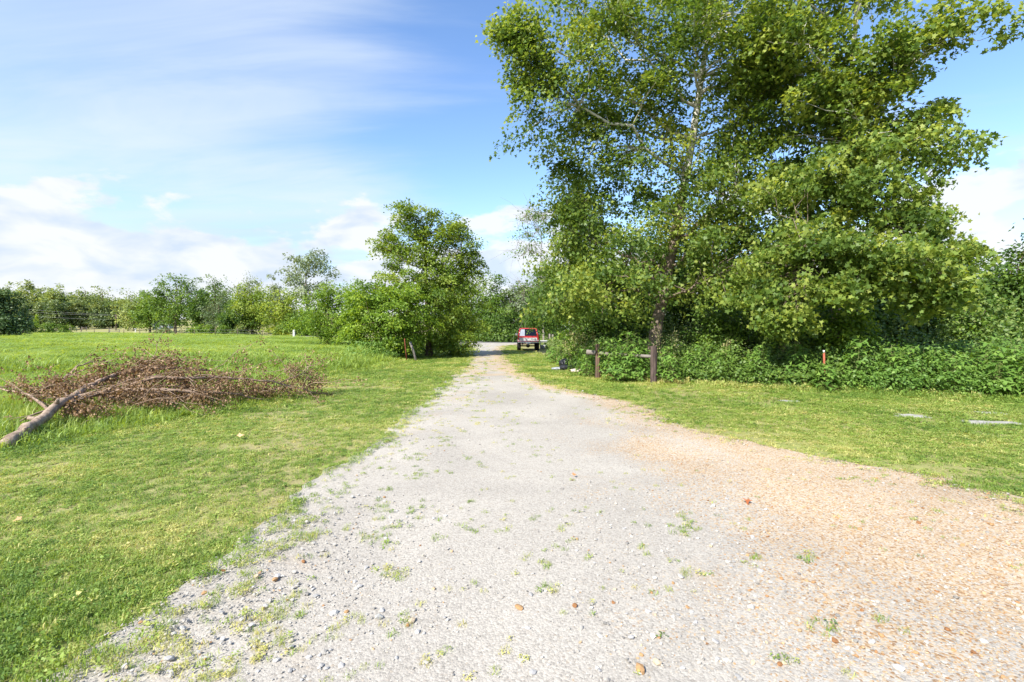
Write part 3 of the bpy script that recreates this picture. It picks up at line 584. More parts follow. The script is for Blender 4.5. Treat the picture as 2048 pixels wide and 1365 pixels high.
TREES = [
    # name, label, px, depth, top, bottom, half width, clumps, leaves, leaf size, material, seed, extra
    ('hackberry_tree', 'tall yellow-green broadleaf tree at the driveway edge beside leaning fence post', 858, 29, 403, 690, 100, 300, 42000, .145, M_YELLOWG, 1,
     dict(blobs=[(830, 436, 48, 34), (908, 462, 36, 38), (795, 490, 48, 54), (860, 490, 62, 50), (940, 512, 30, 34), (845, 560, 92, 56), (905, 560, 62, 52), (918, 615, 60, 46), (905, 660, 64, 36), (820, 630, 92, 50), (905, 692, 52, 20)], clump_r=.50, lvar=.5, limbs=14)),
    ('young_tree', 'low bright green spreading tree before the taller driveway-edge tree', 765, 26, 545, 700, 78, 150, 16000, .15, M_BRIGHT, 2, dict(blobs=[(745, 590, 50, 30), (800, 600, 55, 40), (720, 620, 36, 34), (770, 650, 72, 36), (705, 660, 26, 20), (830, 650, 50, 40), (740, 685, 44, 20), (800, 690, 50, 20)], clump_r=.5, flat=.4, lvar=.5)),
    ('red_cedar', 'rounded green cedar at the road end of the field fence line', 655, 42, 556, 672, 55, 110, 13000, .17, M_BRIGHT, 3, dict(blobs=[(650, 590, 34, 30), (690, 590, 30, 36), (640, 630, 38, 34), (685, 640, 44, 34), (720, 590, 22, 36), (640, 658, 40, 16), (690, 662, 44, 16), (610, 650, 20, 20)], clump_r=.75)),
    ('cottonwood_tree', 'tall sparse grey-green cottonwood rising above the roadside trees', 618, 95, 500, 668, 62, 70, 5200, .42, M_GREYLEAF, 4, dict(blobs=[(610, 520, 38, 20), (585, 550, 26, 28), (645, 540, 32, 30), (625, 570, 36, 30), (635, 610, 30, 40)], clump_r=1.3, lvar=.5, bmat=M_BARKGREY)),
    ('roadside_tree', 'open-branched tree with visible trunk beyond the far mailbox', 350, 118, 548, 655, 60, 90, 5200, .48, M_MIDLEAF, 5, dict(blobs=[(340, 570, 36, 20), (375, 575, 30, 24), (320, 600, 34, 26), (365, 610, 44, 30), (345, 635, 48, 22)], clump_r=1.5)),
    ('roadside_tree', 'dark rounded tree close beside the open-branched tree', 396, 112, 575, 655, 30, 60, 4500, .45, M_DARKLEAF, 6, {}),
    ('roadside_tree', 'dark-topped tree showing over the grey twiggy tree', 428, 135, 556, 650, 34, 55, 3600, .5, M_DARKLEAF, 7, {}),
    ('twiggy_tree', 'dull grey-brown twiggy tree in the roadside row', 440, 108, 592, 655, 34, 60, 2600, .36, M_GREYLEAF, 8, dict(bare_tips=3, lvar=.25)),
    ('roadside_tree', 'pale grey-green dome of a tree at the back of the roadside row', 492, 150, 562, 640, 40, 60, 4200, .55, M_GREYLEAF, 9, {}),
    ('roadside_tree', 'large light green tree in the middle of the roadside row', 505, 100, 574, 664, 50, 80, 6000, .42, M_YELLOWG, 10, dict(lvar=.6)),
    ('roadside_tree', 'small grey-green treetop behind the light green tree', 550, 140, 562, 640, 24, 40, 2600, .5, M_GREYLEAF, 11, {}),
    ('roadside_tree', 'orange-tinted green tree next to the sparse cottonwood', 568, 92, 590, 668, 42, 70, 5200, .38, M_YELLOWG, 12, dict(lvar=.72)),
    ('roadside_tree', 'low dark tree at the foot of the light green tree', 470, 98, 620, 667, 38, 55, 4200, .4, M_DARKLEAF, 13, {}),
    ('roadside_tree', 'low dark tree at the foot of the sparse cottonwood', 605, 86, 620, 670, 38, 55, 4200, .36, M_MIDLEAF, 14, {}),
    ('roadside_tree', 'yellowish tree over the utility pole', 268, 150, 590, 650, 40, 70, 4400, .55, M_PALE, 15, {}),
    ('roadside_tree', 'medium green tree leaning over the far white house', 300, 126, 590, 652, 36, 60, 3800, .5, M_MIDLEAF, 16, dict(lvar=.6)),
    ('cedar_tree', 'dense dark cedar at the outer edge of the field', 4, 62, 574, 667, 44, 90, 9000, .30, M_CEDAR, 17, dict(blobs=[(0, 600, 24, 24), (6, 635, 34, 26), (-14, 640, 40, 34), (24, 648, 26, 20)], clump_r=.8, flat=.8)),
    ('pale_tree', 'pale-leaved tree hugging the dark field cedar', 46, 80, 612, 664, 13, 30, 1800, .3, M_GREYLEAF, 18, dict(lvar=.7)),
    ('tall_tree', 'open-crowned tall tree rising above the pine wood', 168, 200, 569, 640, 26, 30, 1500, .75, M_PALE, 19, dict(clump_r=2.4)),
    ('tall_tree', 'thin tall treetop beyond the pine wood, nearer the utility pole', 205, 205, 574, 640, 24, 24, 1000, .75, M_PALE, 20, dict(clump_r=2.2)),
    ('ornamental_tree', 'little bright green ornamental tree on the far lawn', 72, 150, 637, 653, 8, 16, 900, .32, M_BRIGHT, 21, dict(lvar=.8)),
    ('road_end_tree', 'rounded green tree across the road past the driveway end', 985, 66, 562, 690, 58, 110, 11000, .30, M_MIDLEAF, 22, dict(lvar=.45)),
    ('road_end_tree', 'grey-green twiggy tree across the road behind the red truck', 1050, 64, 548, 690, 50, 110, 10000, .30, M_GREYLEAF, 23, dict(bare_tips=2, lvar=.3)),
    ('road_end_tree', 'dark leafy tree across the road between truck and driveway mouth', 1010, 62, 610, 692, 60, 90, 8500, .28, M_DARKLEAF, 24, dict(lvar=.5)),
    ('road_end_tree', 'low leafy tree behind the tall driveway-edge tree', 925, 70, 560, 690, 58, 90, 9000, .3, M_MIDLEAF, 25, {}),
    ('bare_topped_tree', 'half-bare tree with thin grey branches against the sky', 1088, 42, 405, 640, 40, 90, 1500, .20, M_MIDLEAF, 26,
     dict(blobs=[(1060, 430, 26, 22), (1085, 440, 22, 30), (1048, 470, 24, 20), (1040, 505, 28, 8), (1080, 500, 30, 30), (1075, 580, 40, 50)], bmat=M_BARKGREY, bare_tips=4, clump_r=.6, limbs=16, tr=.085)),
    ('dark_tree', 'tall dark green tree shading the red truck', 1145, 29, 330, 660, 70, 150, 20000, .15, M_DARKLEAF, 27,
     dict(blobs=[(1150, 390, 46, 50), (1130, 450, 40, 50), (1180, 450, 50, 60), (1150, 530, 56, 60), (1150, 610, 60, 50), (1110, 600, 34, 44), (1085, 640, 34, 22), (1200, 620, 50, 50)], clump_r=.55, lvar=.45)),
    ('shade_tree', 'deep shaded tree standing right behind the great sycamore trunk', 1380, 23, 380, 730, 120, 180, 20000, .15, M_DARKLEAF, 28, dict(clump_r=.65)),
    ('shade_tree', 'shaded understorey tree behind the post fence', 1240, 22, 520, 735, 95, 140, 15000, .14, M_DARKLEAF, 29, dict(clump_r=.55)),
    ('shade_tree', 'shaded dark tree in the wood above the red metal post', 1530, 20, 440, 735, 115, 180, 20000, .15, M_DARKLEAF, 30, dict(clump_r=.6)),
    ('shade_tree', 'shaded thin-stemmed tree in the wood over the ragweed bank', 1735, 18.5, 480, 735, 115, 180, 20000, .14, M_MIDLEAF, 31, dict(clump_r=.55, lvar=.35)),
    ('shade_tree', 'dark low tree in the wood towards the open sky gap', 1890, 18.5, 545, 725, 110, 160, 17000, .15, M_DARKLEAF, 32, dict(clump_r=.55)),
    ('sunlit_tree', 'light green tree standing in the sky gap beyond the boughs', 1945, 34, 492, 690, 70, 110, 9000, .20, M_BRIGHT, 33, dict(lvar=.35, clump_r=.8)),
    ('edge_tree', 'dark dense tree cut off by the picture edge', 2050, 19, 470, 725, 66, 140, 15000, .16, M_DARKLEAF, 34, dict(clump_r=.55)),
    ('sapling', 'small yellow-green sapling under the sycamore boughs', 1700, 14.6, 590, 725, 60, 70, 4500, .12, M_BRIGHT, 35, dict(lvar=.5, clump_r=.4)),
    ('sapling', 'leafy green sapling between the great sycamore trunk and red post', 1450, 17.2, 610, 740, 70, 80, 6000, .12, M_MIDLEAF, 38, dict(lvar=.5, clump_r=.42)),
    ('sapling', 'leafy green sapling just behind the red metal post', 1590, 16.2, 600, 740, 66, 80, 6000, .12, M_MIDLEAF, 39, dict(lvar=.45, clump_r=.42)),
    ('sapling', 'leafy green sapling behind the rust-streaked fence post', 1180, 21, 600, 730, 60, 80, 6000, .13, M_MIDLEAF, 40, dict(lvar=.4, clump_r=.45)),
    ('sapling', 'leafy green sapling in the wood near the picture edge', 1960, 15, 610, 730, 66, 80, 6000, .12, M_MIDLEAF, 41, dict(lvar=.4, clump_r=.42)),
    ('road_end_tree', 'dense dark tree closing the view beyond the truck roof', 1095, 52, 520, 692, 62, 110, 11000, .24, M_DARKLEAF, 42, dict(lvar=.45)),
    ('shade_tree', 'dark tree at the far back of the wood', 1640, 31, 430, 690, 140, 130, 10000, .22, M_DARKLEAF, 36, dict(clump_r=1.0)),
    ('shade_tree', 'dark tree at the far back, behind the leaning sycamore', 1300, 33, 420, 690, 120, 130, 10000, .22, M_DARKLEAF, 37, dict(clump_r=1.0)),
]
for t in TREES:
    k = dict(t[12]); pxtree(t[0], t[1], *t[2:12][:9], seed=50 + t[11], **k)
rp = np.random.default_rng(5)
for i in range(15):                                             # the pine wood behind the far lawn
    px = 22 + i * 15.5 + rp.uniform(-5, 5); d = rp.uniform(182, 192); top = 606 + 0.06 * px + rp.uniform(-9, 7)
    pxtree('pine_tree', 'pine in the dark-trunked row behind the far lawn', px, d, top, 646, 16 + rp.uniform(-2, 4), 54, 4200, .66, M_PINE, 300 + i, flat=.35, group='pines behind the far lawn', clump_r=1.5, lvar=rp.uniform(.3, .65), limbs=5)
for i in range(14):                                             # the rising wood behind them
    px = -12 + i * 19 + rp.uniform(-6, 6); d = rp.uniform(212, 232); top = 574 + 0.13 * max(px, 0) + rp.uniform(-5, 6)
    pxtree('woodland_tree', 'pale sunlit broadleaf treetop above the pine row', px, d, top, 635, 20 + rp.uniform(-3, 6), 48, 3600, .85, M_PALE, 330 + i, group='treetops above the pine row', clump_r=2.0, lvar=rp.uniform(.35, .75), limbs=4)
BGL = ('far tree behind the tall driveway-edge tree', 'far dark tree behind the half-bare tree', 'far dark tree behind the dark tree shading the truck', 'far dark tree behind the leaning sycamore crown', 'far dark tree behind the second sycamore', 'far dark tree in the sky gap behind the light green tree',
       'far tree behind the rounded field-end cedar', 'far dark tree behind the one cut by the picture edge', 'far tree behind the orange-tinted tree', 'far tree behind the grey-brown twiggy tree', 'far tree behind the small white house')
for i, (px, d, top, rx) in enumerate(((900, 95, 560, 60), (1100, 75, 520, 60), (1200, 60, 480, 80), (1450, 50, 460, 120), (1750, 42, 480, 130), (1980, 46, 560, 90), (720, 110, 585, 60), (2090, 40, 540, 70), (560, 175, 585, 60), (430, 180, 588, 60), (320, 190, 600, 50))):
    pxtree('background_tree', BGL[i], px, d, top, 690 if d < 100 else 655, rx, 80, 5000, .0045 * d, M_DARKLEAF if px > 1000 else M_MIDLEAF, 360 + i, group='far background trees', lvar=.5)
# field-edge shrubs
for i, (px, d, top, bot, rx, m_, lb) in enumerate(((62, 96, 654, 668, 20, M_DARKLEAF, 'low dark shrub beside the field cedar'), (96, 100, 649, 668, 16, M_MIDLEAF, 'taller rounded shrub near the far fence end'), (130, 104, 659, 668, 18, M_MIDLEAF, 'low spreading shrub at the field edge near the far road'),
        (395, 98, 654, 670, 19, M_BRIGHT, 'wide light green shrub at the field edge below the dark rounded tree'), (424, 96, 658, 671, 13, M_MIDLEAF, 'small round shrub beside the wide light green shrub'), (448, 95, 658, 671, 12, M_MIDLEAF, 'small dark shrub nearest the roadside row'), (330, 104, 660, 670, 17, M_WEEDDULL, 'dull low shrub below the far white house'), (480, 90, 660, 671, 12, M_WEEDDULL, 'scrubby low shrub at the field edge under the light green tree'))):
    pxtree('shrub', lb, px, d, top, bot, rx, 26, 1800, .26, m_, 400 + i, cat='shrub', group='field edge shrubs', clump_r=.6, tr=.05, part='foliage')
# ------------------------------------------------------------------ undergrowth
def leafmass(name, label, path, n, leaf, m_, seed, hf, deep, tpl=OVAL, cat='undergrowth'):
    rng = np.random.default_rng(seed); pth = np.asarray(path, float); seg = np.linalg.norm(np.diff(pth, axis=0), axis=1); cum = np.concatenate([[0], np.cumsum(seg)])
    t = rng.random(n) * cum[-1]; x = np.interp(t, cum, pth[:, 0]); y = np.interp(t, cum, pth[:, 1]); q = rng.random(n) ** 1.4 * deep
    dirx = x / np.hypot(x, y); diry = y / np.hypot(x, y); x = x + dirx * q; y = y + diry * q
    top = hf(t / cum[-1]) * (0.35 + 0.95 * vnoise(x * 1.5, y * 1.5, seed, 3)) * (0.35 + 0.65 * np.clip(q / (0.4 * deep), 0, 1)) + 0.08
    z = top * (1 - rng.random(n) ** 1.7 * 0.98); P = np.stack([x, y, gh(x, y) + z], -1)
    P += (vnoise(x * 4, y * 4 + z * 4, seed + 1, 2)[:, None] - .5) * 0.25
    P[:, 2] = np.maximum(P[:, 2], gh(P[:, 0], P[:, 1]) + .02)
    N = rng.normal(size=(n, 3)) * .55 + np.array([-.1, -.45, .75]); tip = rng.normal(size=(n, 3)) * .6 + np.array([0, -.4, -.4])
    var = np.clip(rng.normal(.5, .17, n) + .5 * (vnoise(x * .8, y * .8, seed + 2) - .5), 0, 1)
    V, fn, L = leaves_np(P, N, leaf * rng.uniform(.5, 1.3, n), tpl, rng, tip); o = link(name, mesh_np(name, V, fn, L, {'var': ('FACE', var)}), m_); tag(o, label, cat, kind='stuff')
E = [(1.4, 34), (2.0, 27), (2.6, 21), (3.0, 17.4), (4.5, 15.3), (6.4, 13.5), (8.4, 12.4), (11.3, 10.9), (13.5, 9.9)]
leafmass('undergrowth', 'tangled green weeds round the wooden post fence', E[2:5], 9000, .085, M_WEED, 500, lambda t: 1.15 + 0 * t, 3.2)
leafmass('undergrowth', 'darker vines and creepers about the red metal post', E[4:7], 13000, .075, M_VINE, 505, lambda t: 1.15 + 0 * t, 3.2, ROUND)
leafmass('undergrowth', 'green weeds filling in behind the wide ragweed bank', E[6:], 12000, .085, M_WEED, 506, lambda t: 1.25 + 0 * t, 3.2)
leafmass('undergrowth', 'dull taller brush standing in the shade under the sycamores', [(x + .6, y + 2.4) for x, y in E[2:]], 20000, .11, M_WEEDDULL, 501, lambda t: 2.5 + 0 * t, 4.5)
leafmass('undergrowth', 'low mixed brambles around the fence posts by the driveway-edge tree', [(-7.8, 22.6), (-6.9, 22.4), (-5.8, 25.5), (-5.0, 30), (-4.6, 36), (-4.9, 42)], 11000, .09, M_WEED, 502, lambda t: 1.0 + 0 * t, 2.4)
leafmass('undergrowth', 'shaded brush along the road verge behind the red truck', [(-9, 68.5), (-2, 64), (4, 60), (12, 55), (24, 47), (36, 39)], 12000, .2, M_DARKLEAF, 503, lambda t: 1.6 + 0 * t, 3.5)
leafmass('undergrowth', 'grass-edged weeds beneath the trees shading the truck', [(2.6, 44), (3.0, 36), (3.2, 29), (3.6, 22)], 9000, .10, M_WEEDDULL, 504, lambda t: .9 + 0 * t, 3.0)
# ragweed: each plant a thing, stem and leaves its parts
def ragweed_proto(seed, h, nl, ls):
    rng = np.random.default_rng(seed); tb = Tubes(); P = []; N = []; T = []
    for s in range(2):
        a = rng.uniform(0, 6.28); lean = rng.uniform(.05, .22) * h; hh = h * rng.uniform(.8, 1.0); tipp = np.array([math.cos(a) * lean, math.sin(a) * lean, hh]); p = bez((rng.normal() * .04, rng.normal() * .04, -.03), tipp, 0.0, 8, rng, .015)
        tb.add(p, np.linspace(.011, .003, 8), 5); k = nl // 2
        for q in range(k):
            f = 0.12 + 0.88 * (q + rng.random()) / k; an = q * 2.4 + rng.normal() * .4; c = np.array([np.interp(f, np.linspace(0, 1, 8), p[:, i]) for i in range(3)]); r = (0.26 * (1.15 - f) + .05) * h ** .5
            d = np.array([math.cos(an), math.sin(an), 0]); e = c + d * r + np.array([0, 0, .10 * r + .03]); P.append(e); N.append(d * .55 + np.array([0, 0, .9]) + rng.normal(size=3) * .25); T.append(d + np.array([0, 0, -.65]))
            if q % 2 == 0: tb.add([c, (c + e) / 2 + np.array([0, 0, .01]), e], [.004, .003, .002], 4)
    n = len(P); V, fn, L = leaves_np(np.array(P), np.array(N), ls * rng.uniform(.6, 1.25, n), TRIPLE, rng, np.array(T), .2)
    return tb.mesh('stem'), mesh_np('foliage', V, fn, L, {'var': ('FACE', np.clip(rng.normal(.55, .2, n), 0, 1))})
M_STEM = plain('green_stem', (.12, .15, .05), (.22, .24, .09), 8, 0.8, 0.2)
RW = [ragweed_proto(600 + i, h, nl, .125) for i, (h, nl) in enumerate(((1.45, 120), (1.15, 100), (.95, 90), (1.3, 110), (.7, 64)))]
for s_, f_ in RW: s_.materials.append(M_STEM); f_.materials.append(M_WEED)
def ragweed(x, y, k, sc, label, group, tilt=0.0):
    o = thing('ragweed_plant', label, 'weed', (x, y, gz(x, y)), R.uniform(0, 6.28), group); o.scale = (sc,) * 3; o.rotation_euler[0] = tilt
    link('stem', RW[k][0], parent=o); link('foliage', RW[k][1], parent=o)
for px, d, k, sc in ((1222, 15.2, 0, .95), (1238, 14.9, 3, 1.0), (1256, 14.9, 0, 1.08), (1274, 15.1, 3, 1.0), (1288, 15.3, 0, .92), (1246, 14.9, 2, .95), (1266, 14.8, 2, 1.0), (1280, 14.9, 4, 1.1), (1230, 14.7, 4, 1.2)):
    ragweed((px - 1024) / F * d, d, k, sc, 'bright ragweed in the thick clump between the two fence posts', 'ragweed between the fence posts')
for px, d, k, sc in ((1334, 14.5, 1, 1.0), (1346, 14.3, 2, .9)):
    ragweed((px - 1024) / F * d, d, k, sc, 'ragweed growing just past the darker fence post', 'ragweed past the darker post')
for px, d, k, sc in ((1172, 16.6, 1, .95), (1180, 16.1, 2, .8)):
    ragweed((px - 1024) / F * d, d, k, sc, 'pale ragweed beside the splitting rust-streaked fence post', 'ragweed by the split post')
for px, d, k, sc in ((1122, 20.6, 4, .9), (1140, 19.4, 4, .75), (1146, 18.6, 4, .7), (1162, 18.0, 4, 1.0), (1166, 17.2, 2, .9), (1136, 20.8, 2, .9)):
    ragweed((px - 1024) / F * d, d, k, sc, 'low weed growing up through the dumped black bags', 'weeds among the black bags')
for px, d, k, sc in ((1100, 23.5, 4, 1.2), (1110, 22.8, 4, 1.1)):
    ragweed((px - 1024) / F * d, d, k, sc, 'bushy blue-green weed on the grass near the red truck', 'bushy weeds near the truck')
rr = np.random.default_rng(9); n_ = 0
while n_ < 62:
    px = rr.uniform(1680, 2090); e = np.interp((px - 1024) / F * 11.5, [6.35, 8.3, 11.1, 13], [13.1, 12.3, 11.0, 10.2]); d = e + .4 + rr.random() ** 1.4 * 2.6
    ragweed((px - 1024) / F * d, d, int(rr.choice([1, 2, 3, 4, 2])), rr.uniform(.8, 1.2), 'leafy ragweed in the wide bank at the lawn edge', 'ragweed in the wide bank'); n_ += 1
for i in range(20):
    px = rr.uniform(1355, 1680); x = (px - 1024) / F * 13.6; d = float(wood_edge(x)) + .5 + rr.random() * 1.5
    ragweed((px - 1024) / F * d, d, int(rr.choice([2, 1, 4])), rr.uniform(.8, 1.1), 'small ragweed among the vines near the red metal post', 'ragweed near the red post')
def seed_stalk(px, d, h, lean, seed, label):
    b = gnd(px, d); rng = np.random.default_rng(seed); o = thing('seed_stalk', label, 'weed', tuple(b), 0, 'dry seed stalks by the post'); tb = Tubes(); p = bez((0, 0, -.03), (lean, rng.normal() * .1, h), 0.03, 8, rng, .008)
    tb.add(p, np.linspace(.009, .003, 8), 5); P = []
    for q in range(130):
        f = 0.5 + .5 * rng.random() ** .7; c = np.array([np.interp(f, np.linspace(0, 1, 8), p[:, i]) for i in range(3)]); P.append(c + rng.normal(size=3) * np.array([.09, .09, .07]) * (1.5 - f) * 1.3)
    for q in range(14):
        f = .5 + .035 * q; c = np.array([np.interp(f, np.linspace(0, 1, 8), p[:, i]) for i in range(3)]); tb.add([c, c + rng.normal(size=3) * .08 + np.array([0, 0, .07])], [.003, .002], 4)
    for q in range(40):
        f = .08 + .5 * rng.random(); c = np.array([np.interp(f, np.linspace(0, 1, 8), p[:, i]) for i in range(3)]); P.append(c + rng.normal(size=3) * .03)
    P = np.array(P); n = len(P); V, fn, L = leaves_np(P, rng.normal(size=(n, 3)) + np.array([0, -.4, .5]), rng.uniform(.025, .06, n), OVAL, rng)
    link('stem', tb.mesh('stem'), M_STEM, o); link('seed_head', mesh_np('seed_head', V, fn, L, {'var': ('FACE', rng.random(n))}), M_SEED, o)
for i, (px, d, h, le) in enumerate(((1150, 18.6, 1.25, -.45), (1162, 18.2, 1.55, -.35), (1174, 17.5, 1.55, -.35), (1182, 17.2, 1.45, -.3), (1200, 17, 1.5, -.25), (1330, 15.4, 1.6, -.2), (1345, 15.6, 1.5, .1), (1560, 14.6, 1.3, .1), (1600, 14.2, 1.2, -.1), (1450, 15, 1.3, .05))):
    seed_stalk(px, d, h, le, 700 + i, 'dry pale seed stalk leaning out near the split fence post' if i < 5 else 'dry pale seed stalk standing along the wood edge')
# ------------------------------------------------------------------ post fence
def post_mesh(w, h, seed, bend=0.0):
    rng = np.random.default_rng(seed); bm = bmesh.new(); k = 7
    rings = []
    for i in range(k):
        z = -0.12 + (h + .12) * i / (k - 1); ring = []
        for j in range(8):
            a = j * math.pi / 4 + .39; r = w / 2 * (1.0 + .10 * rng.normal() * .6) * (1.06 if j % 2 else 1.0); ring.append(bm.verts.new((r * math.cos(a) + bend * z, r * math.sin(a), z + (0.01 * rng.normal() if i == k - 1 else 0))))
        rings.append(ring)
    for a, b in zip(rings[:-1], rings[1:]):
        for j in range(8): bm.faces.new((a[j], a[(j + 1) % 8], b[(j + 1) % 8], b[j]))
    bm.faces.new(rings[-1]); bm.faces.new(rings[0][::-1]); return bm_mesh('post', bm)
p1 = gnd(1195, 15.9); p2 = gnd(1307, 14.5)
fe = thing('post_fence', 'short weathered wooden fence of two dark posts and a round rail', 'fence', tuple(p1))
o = link('post', post_mesh(.155, 1.13, 1, .012), M_POSTRUST, fe); o['label'] = 'split post streaked with orange rust colour'
o = link('post', post_mesh(.19, 1.10, 2, .004), M_POST, fe, loc=p2 - p1); o['label'] = 'dark brown flat-topped post'
tb = Tubes(); a = np.array([.05, -.02, .84]); b = np.array(p2 - p1) + np.array([-.06, 0, .80]); tb.add(bez(a, b, -.004, 9, np.random.default_rng(3), .003), np.linspace(.058, .05, 9), 10); link('rail', tb.mesh('rail'), M_RAIL, fe)
tb = Tubes(); tb.add([(-.06, .02, .83), (-.2, .05, .85), (-.34, .1, .86)], [.085, .08, .09], 10); o = link('rail', tb.mesh('rail'), M_RAIL, fe); o['label'] = 'broken thick rail stub'
# red metal post, driveway fence posts
def simple_post(name, label, cat, px, d, h, w, m_, lean=(0, 0), sides=8, prof='round'):
    b = gnd(px, d); o = thing(name, label, cat, tuple(b)); tb = Tubes(); tb.add([(0, 0, -.15), (lean[0] * .5, lean[1] * .5, h * .5), (lean[0], lean[1], h)], [w / 2, w / 2 * .97, w / 2 * .92], sides); link('shaft', tb.mesh('shaft'), m_, o); return o
o = simple_post('metal_post', 'thin red rusty metal post with white tip in the weeds', 'post', 1650, 12.75, .98, .05, M_RUST, (-.03, 0), 6)
tb = Tubes(); tb.add([(-.03, 0, 1.0), (-.031, 0, 1.06)], [.024, .024], 6); link('tip', tb.mesh('tip'), M_WHITEPOST, o)
tb = Tubes(); tb.add([(0, -.03, -.1), (-.03, -.03, 1.0)], [.012, .012], 4); link('web', tb.mesh('web'), M_RUST, o)
o = simple_post('metal_post', 'thin rust-brown metal post at the foot of the driveway-edge tree', 'post', 814, 24.2, 1.15, .045, M_RUST, (-.12, 0), 6)
tb = Tubes(); tb.add([(0, -.03, -.1), (-.12, -.03, 1.12)], [.012, .012], 4); link('web', tb.mesh('web'), M_RUST, o)
simple_post('wooden_post', 'grey wooden post leaning hard beside the rusty metal post', 'post', 834, 24.6, .98, .13, M_RAIL, (-.36, .05), 8)
o = thing('white_post', 'square white wooden post at the far field corner', 'post', tuple(gnd(588, 72))); part_box('shaft', M_WHITEPOST, o, -.13, .13, -.13, .13, -.2, 1.15, bev=.02); part_box('cap', M_WHITEPOST, o, -.16, .16, -.16, .16, 1.15, 1.21, bev=.02)
def wire_fence():
    a = gnd(585, 72.5); b = gnd(60, 118); o = thing('wire_fence', 'thin wire fence with small grey posts along the far road', 'fence', tuple(a)); k = 17; tops = []
    for i in range(1, k):
        t = i / (k - 1); x, y = a.x + (b.x - a.x) * t, a.y + (b.y - a.y) * t - 1.5; z = gz(x, y); h = 1.2 + .15 * rp.normal()
        tb = Tubes(); tb.add([(x - a.x, y - a.y, z - a.z - .1), (x - a.x + .05 * rp.normal(), y - a.y, z - a.z + h)], [.05, .045], 6); link('post', tb.mesh('post'), M_BARK, o); tops.append((x - a.x, y - a.y, z - a.z))
    for hh in (.6, 1.05):
        tb = Tubes(); tb.add([(p[0], p[1], p[2] + hh) for p in tops], .007, 4); link('wire', tb.mesh('wire'), M_WIRE, o)
wire_fence()
# ------------------------------------------------------------------ slabs in the lawn
for i, (s, lb) in enumerate(zip(SLABS, ('small pale concrete slab in the lawn nearest the driveway', 'dull grey slab sunk in the middle of the lawn', 'short pale slab beyond the longest slab', 'longest pale concrete slab in the lawn'))):
    x, y = slab_xy(s); rng = np.random.default_rng(800 + i); bm = bmesh.new(); top = []; bot = []; k = 18
    for j in range(k):
        a = 2 * math.pi * j / k; r = 1 / max(abs(math.cos(a)), abs(math.sin(a))) ** .75 * rng.uniform(.86, 1.04); q = (s[2] / 2 * r * math.cos(a) * .95, s[3] / 2 * r * math.sin(a) * .95)
        top.append(bm.verts.new((*q, .012 + rng.normal() * .004))); bot.append(bm.verts.new((q[0] * 1.04, q[1] * 1.04, -.06)))
    c = bm.verts.new((0, 0, .018))
    for j in range(k):
        bm.faces.new((top[j], top[(j + 1) % k], c)); bm.faces.new((bot[j], bot[(j + 1) % k], top[(j + 1) % k], top[j]))
    o = link('concrete_slab', bm_mesh('concrete_slab', bm), M_CONC, loc=(x, y, gz(x, y)), rot=(0, 0, s[4])); tag(o, lb, 'slab', 'slabs in the lawn')
# ------------------------------------------------------------------ rubbish by the fence
def lump(name, label, px, d, sx, sy, sz, m_, seed, cat, crease=.18):
    b = gnd(px, d); bm = bmesh.new(); bmesh.ops.create_icosphere(bm, subdivisions=4, radius=1); rng = np.random.default_rng(seed); ph = rng.uniform(0, 9, 3)
    for v_ in bm.verts:
        c = np.array(v_.co); f = 1 + crease * (vnoise(c[0] * 2.2 + ph[0], c[1] * 2.2 + c[2] * 2.7 + ph[1], seed, 3) - .5) * 2; f += .12 * abs(math.sin(6 * c[0] + 4 * c[1] + ph[2] + 5 * c[2])) - .06
        c = c * f * np.array([sx, sy, sz]); c[2] = max(c[2] + sz * .8, -.01); v_.co = c
    tag(link(name, bm_mesh(name, bm, True), m_, loc=tuple(b)), label, cat)
lump('rubbish_bag', 'upright black rubbish bag dumped under the leaning seed stalks', 1130, 20.2, .24, .26, .22, M_BAG, 1, 'bag')
lump('rubbish_bag', 'flattened black rubbish bag lying at the grass edge', 1130, 19.2, .22, .2, .12, M_BAG, 2, 'bag')
lump('rubbish_bag', 'black rubbish bag slumped nearer the split fence post', 1154, 18.9, .26, .22, .19, M_BAG, 3, 'bag')
lump('tarp', 'crumpled grey sheet on the grass before the black bags', 1116, 19.3, .26, .16, .06, M_TARP, 4, 'tarp', .3)
lump('cloth_heap', 'pale crumpled cloth heap at the foot of the weeds', 1152, 18.0, .20, .16, .09, M_PALECLOTH, 5, 'cloth', .3)
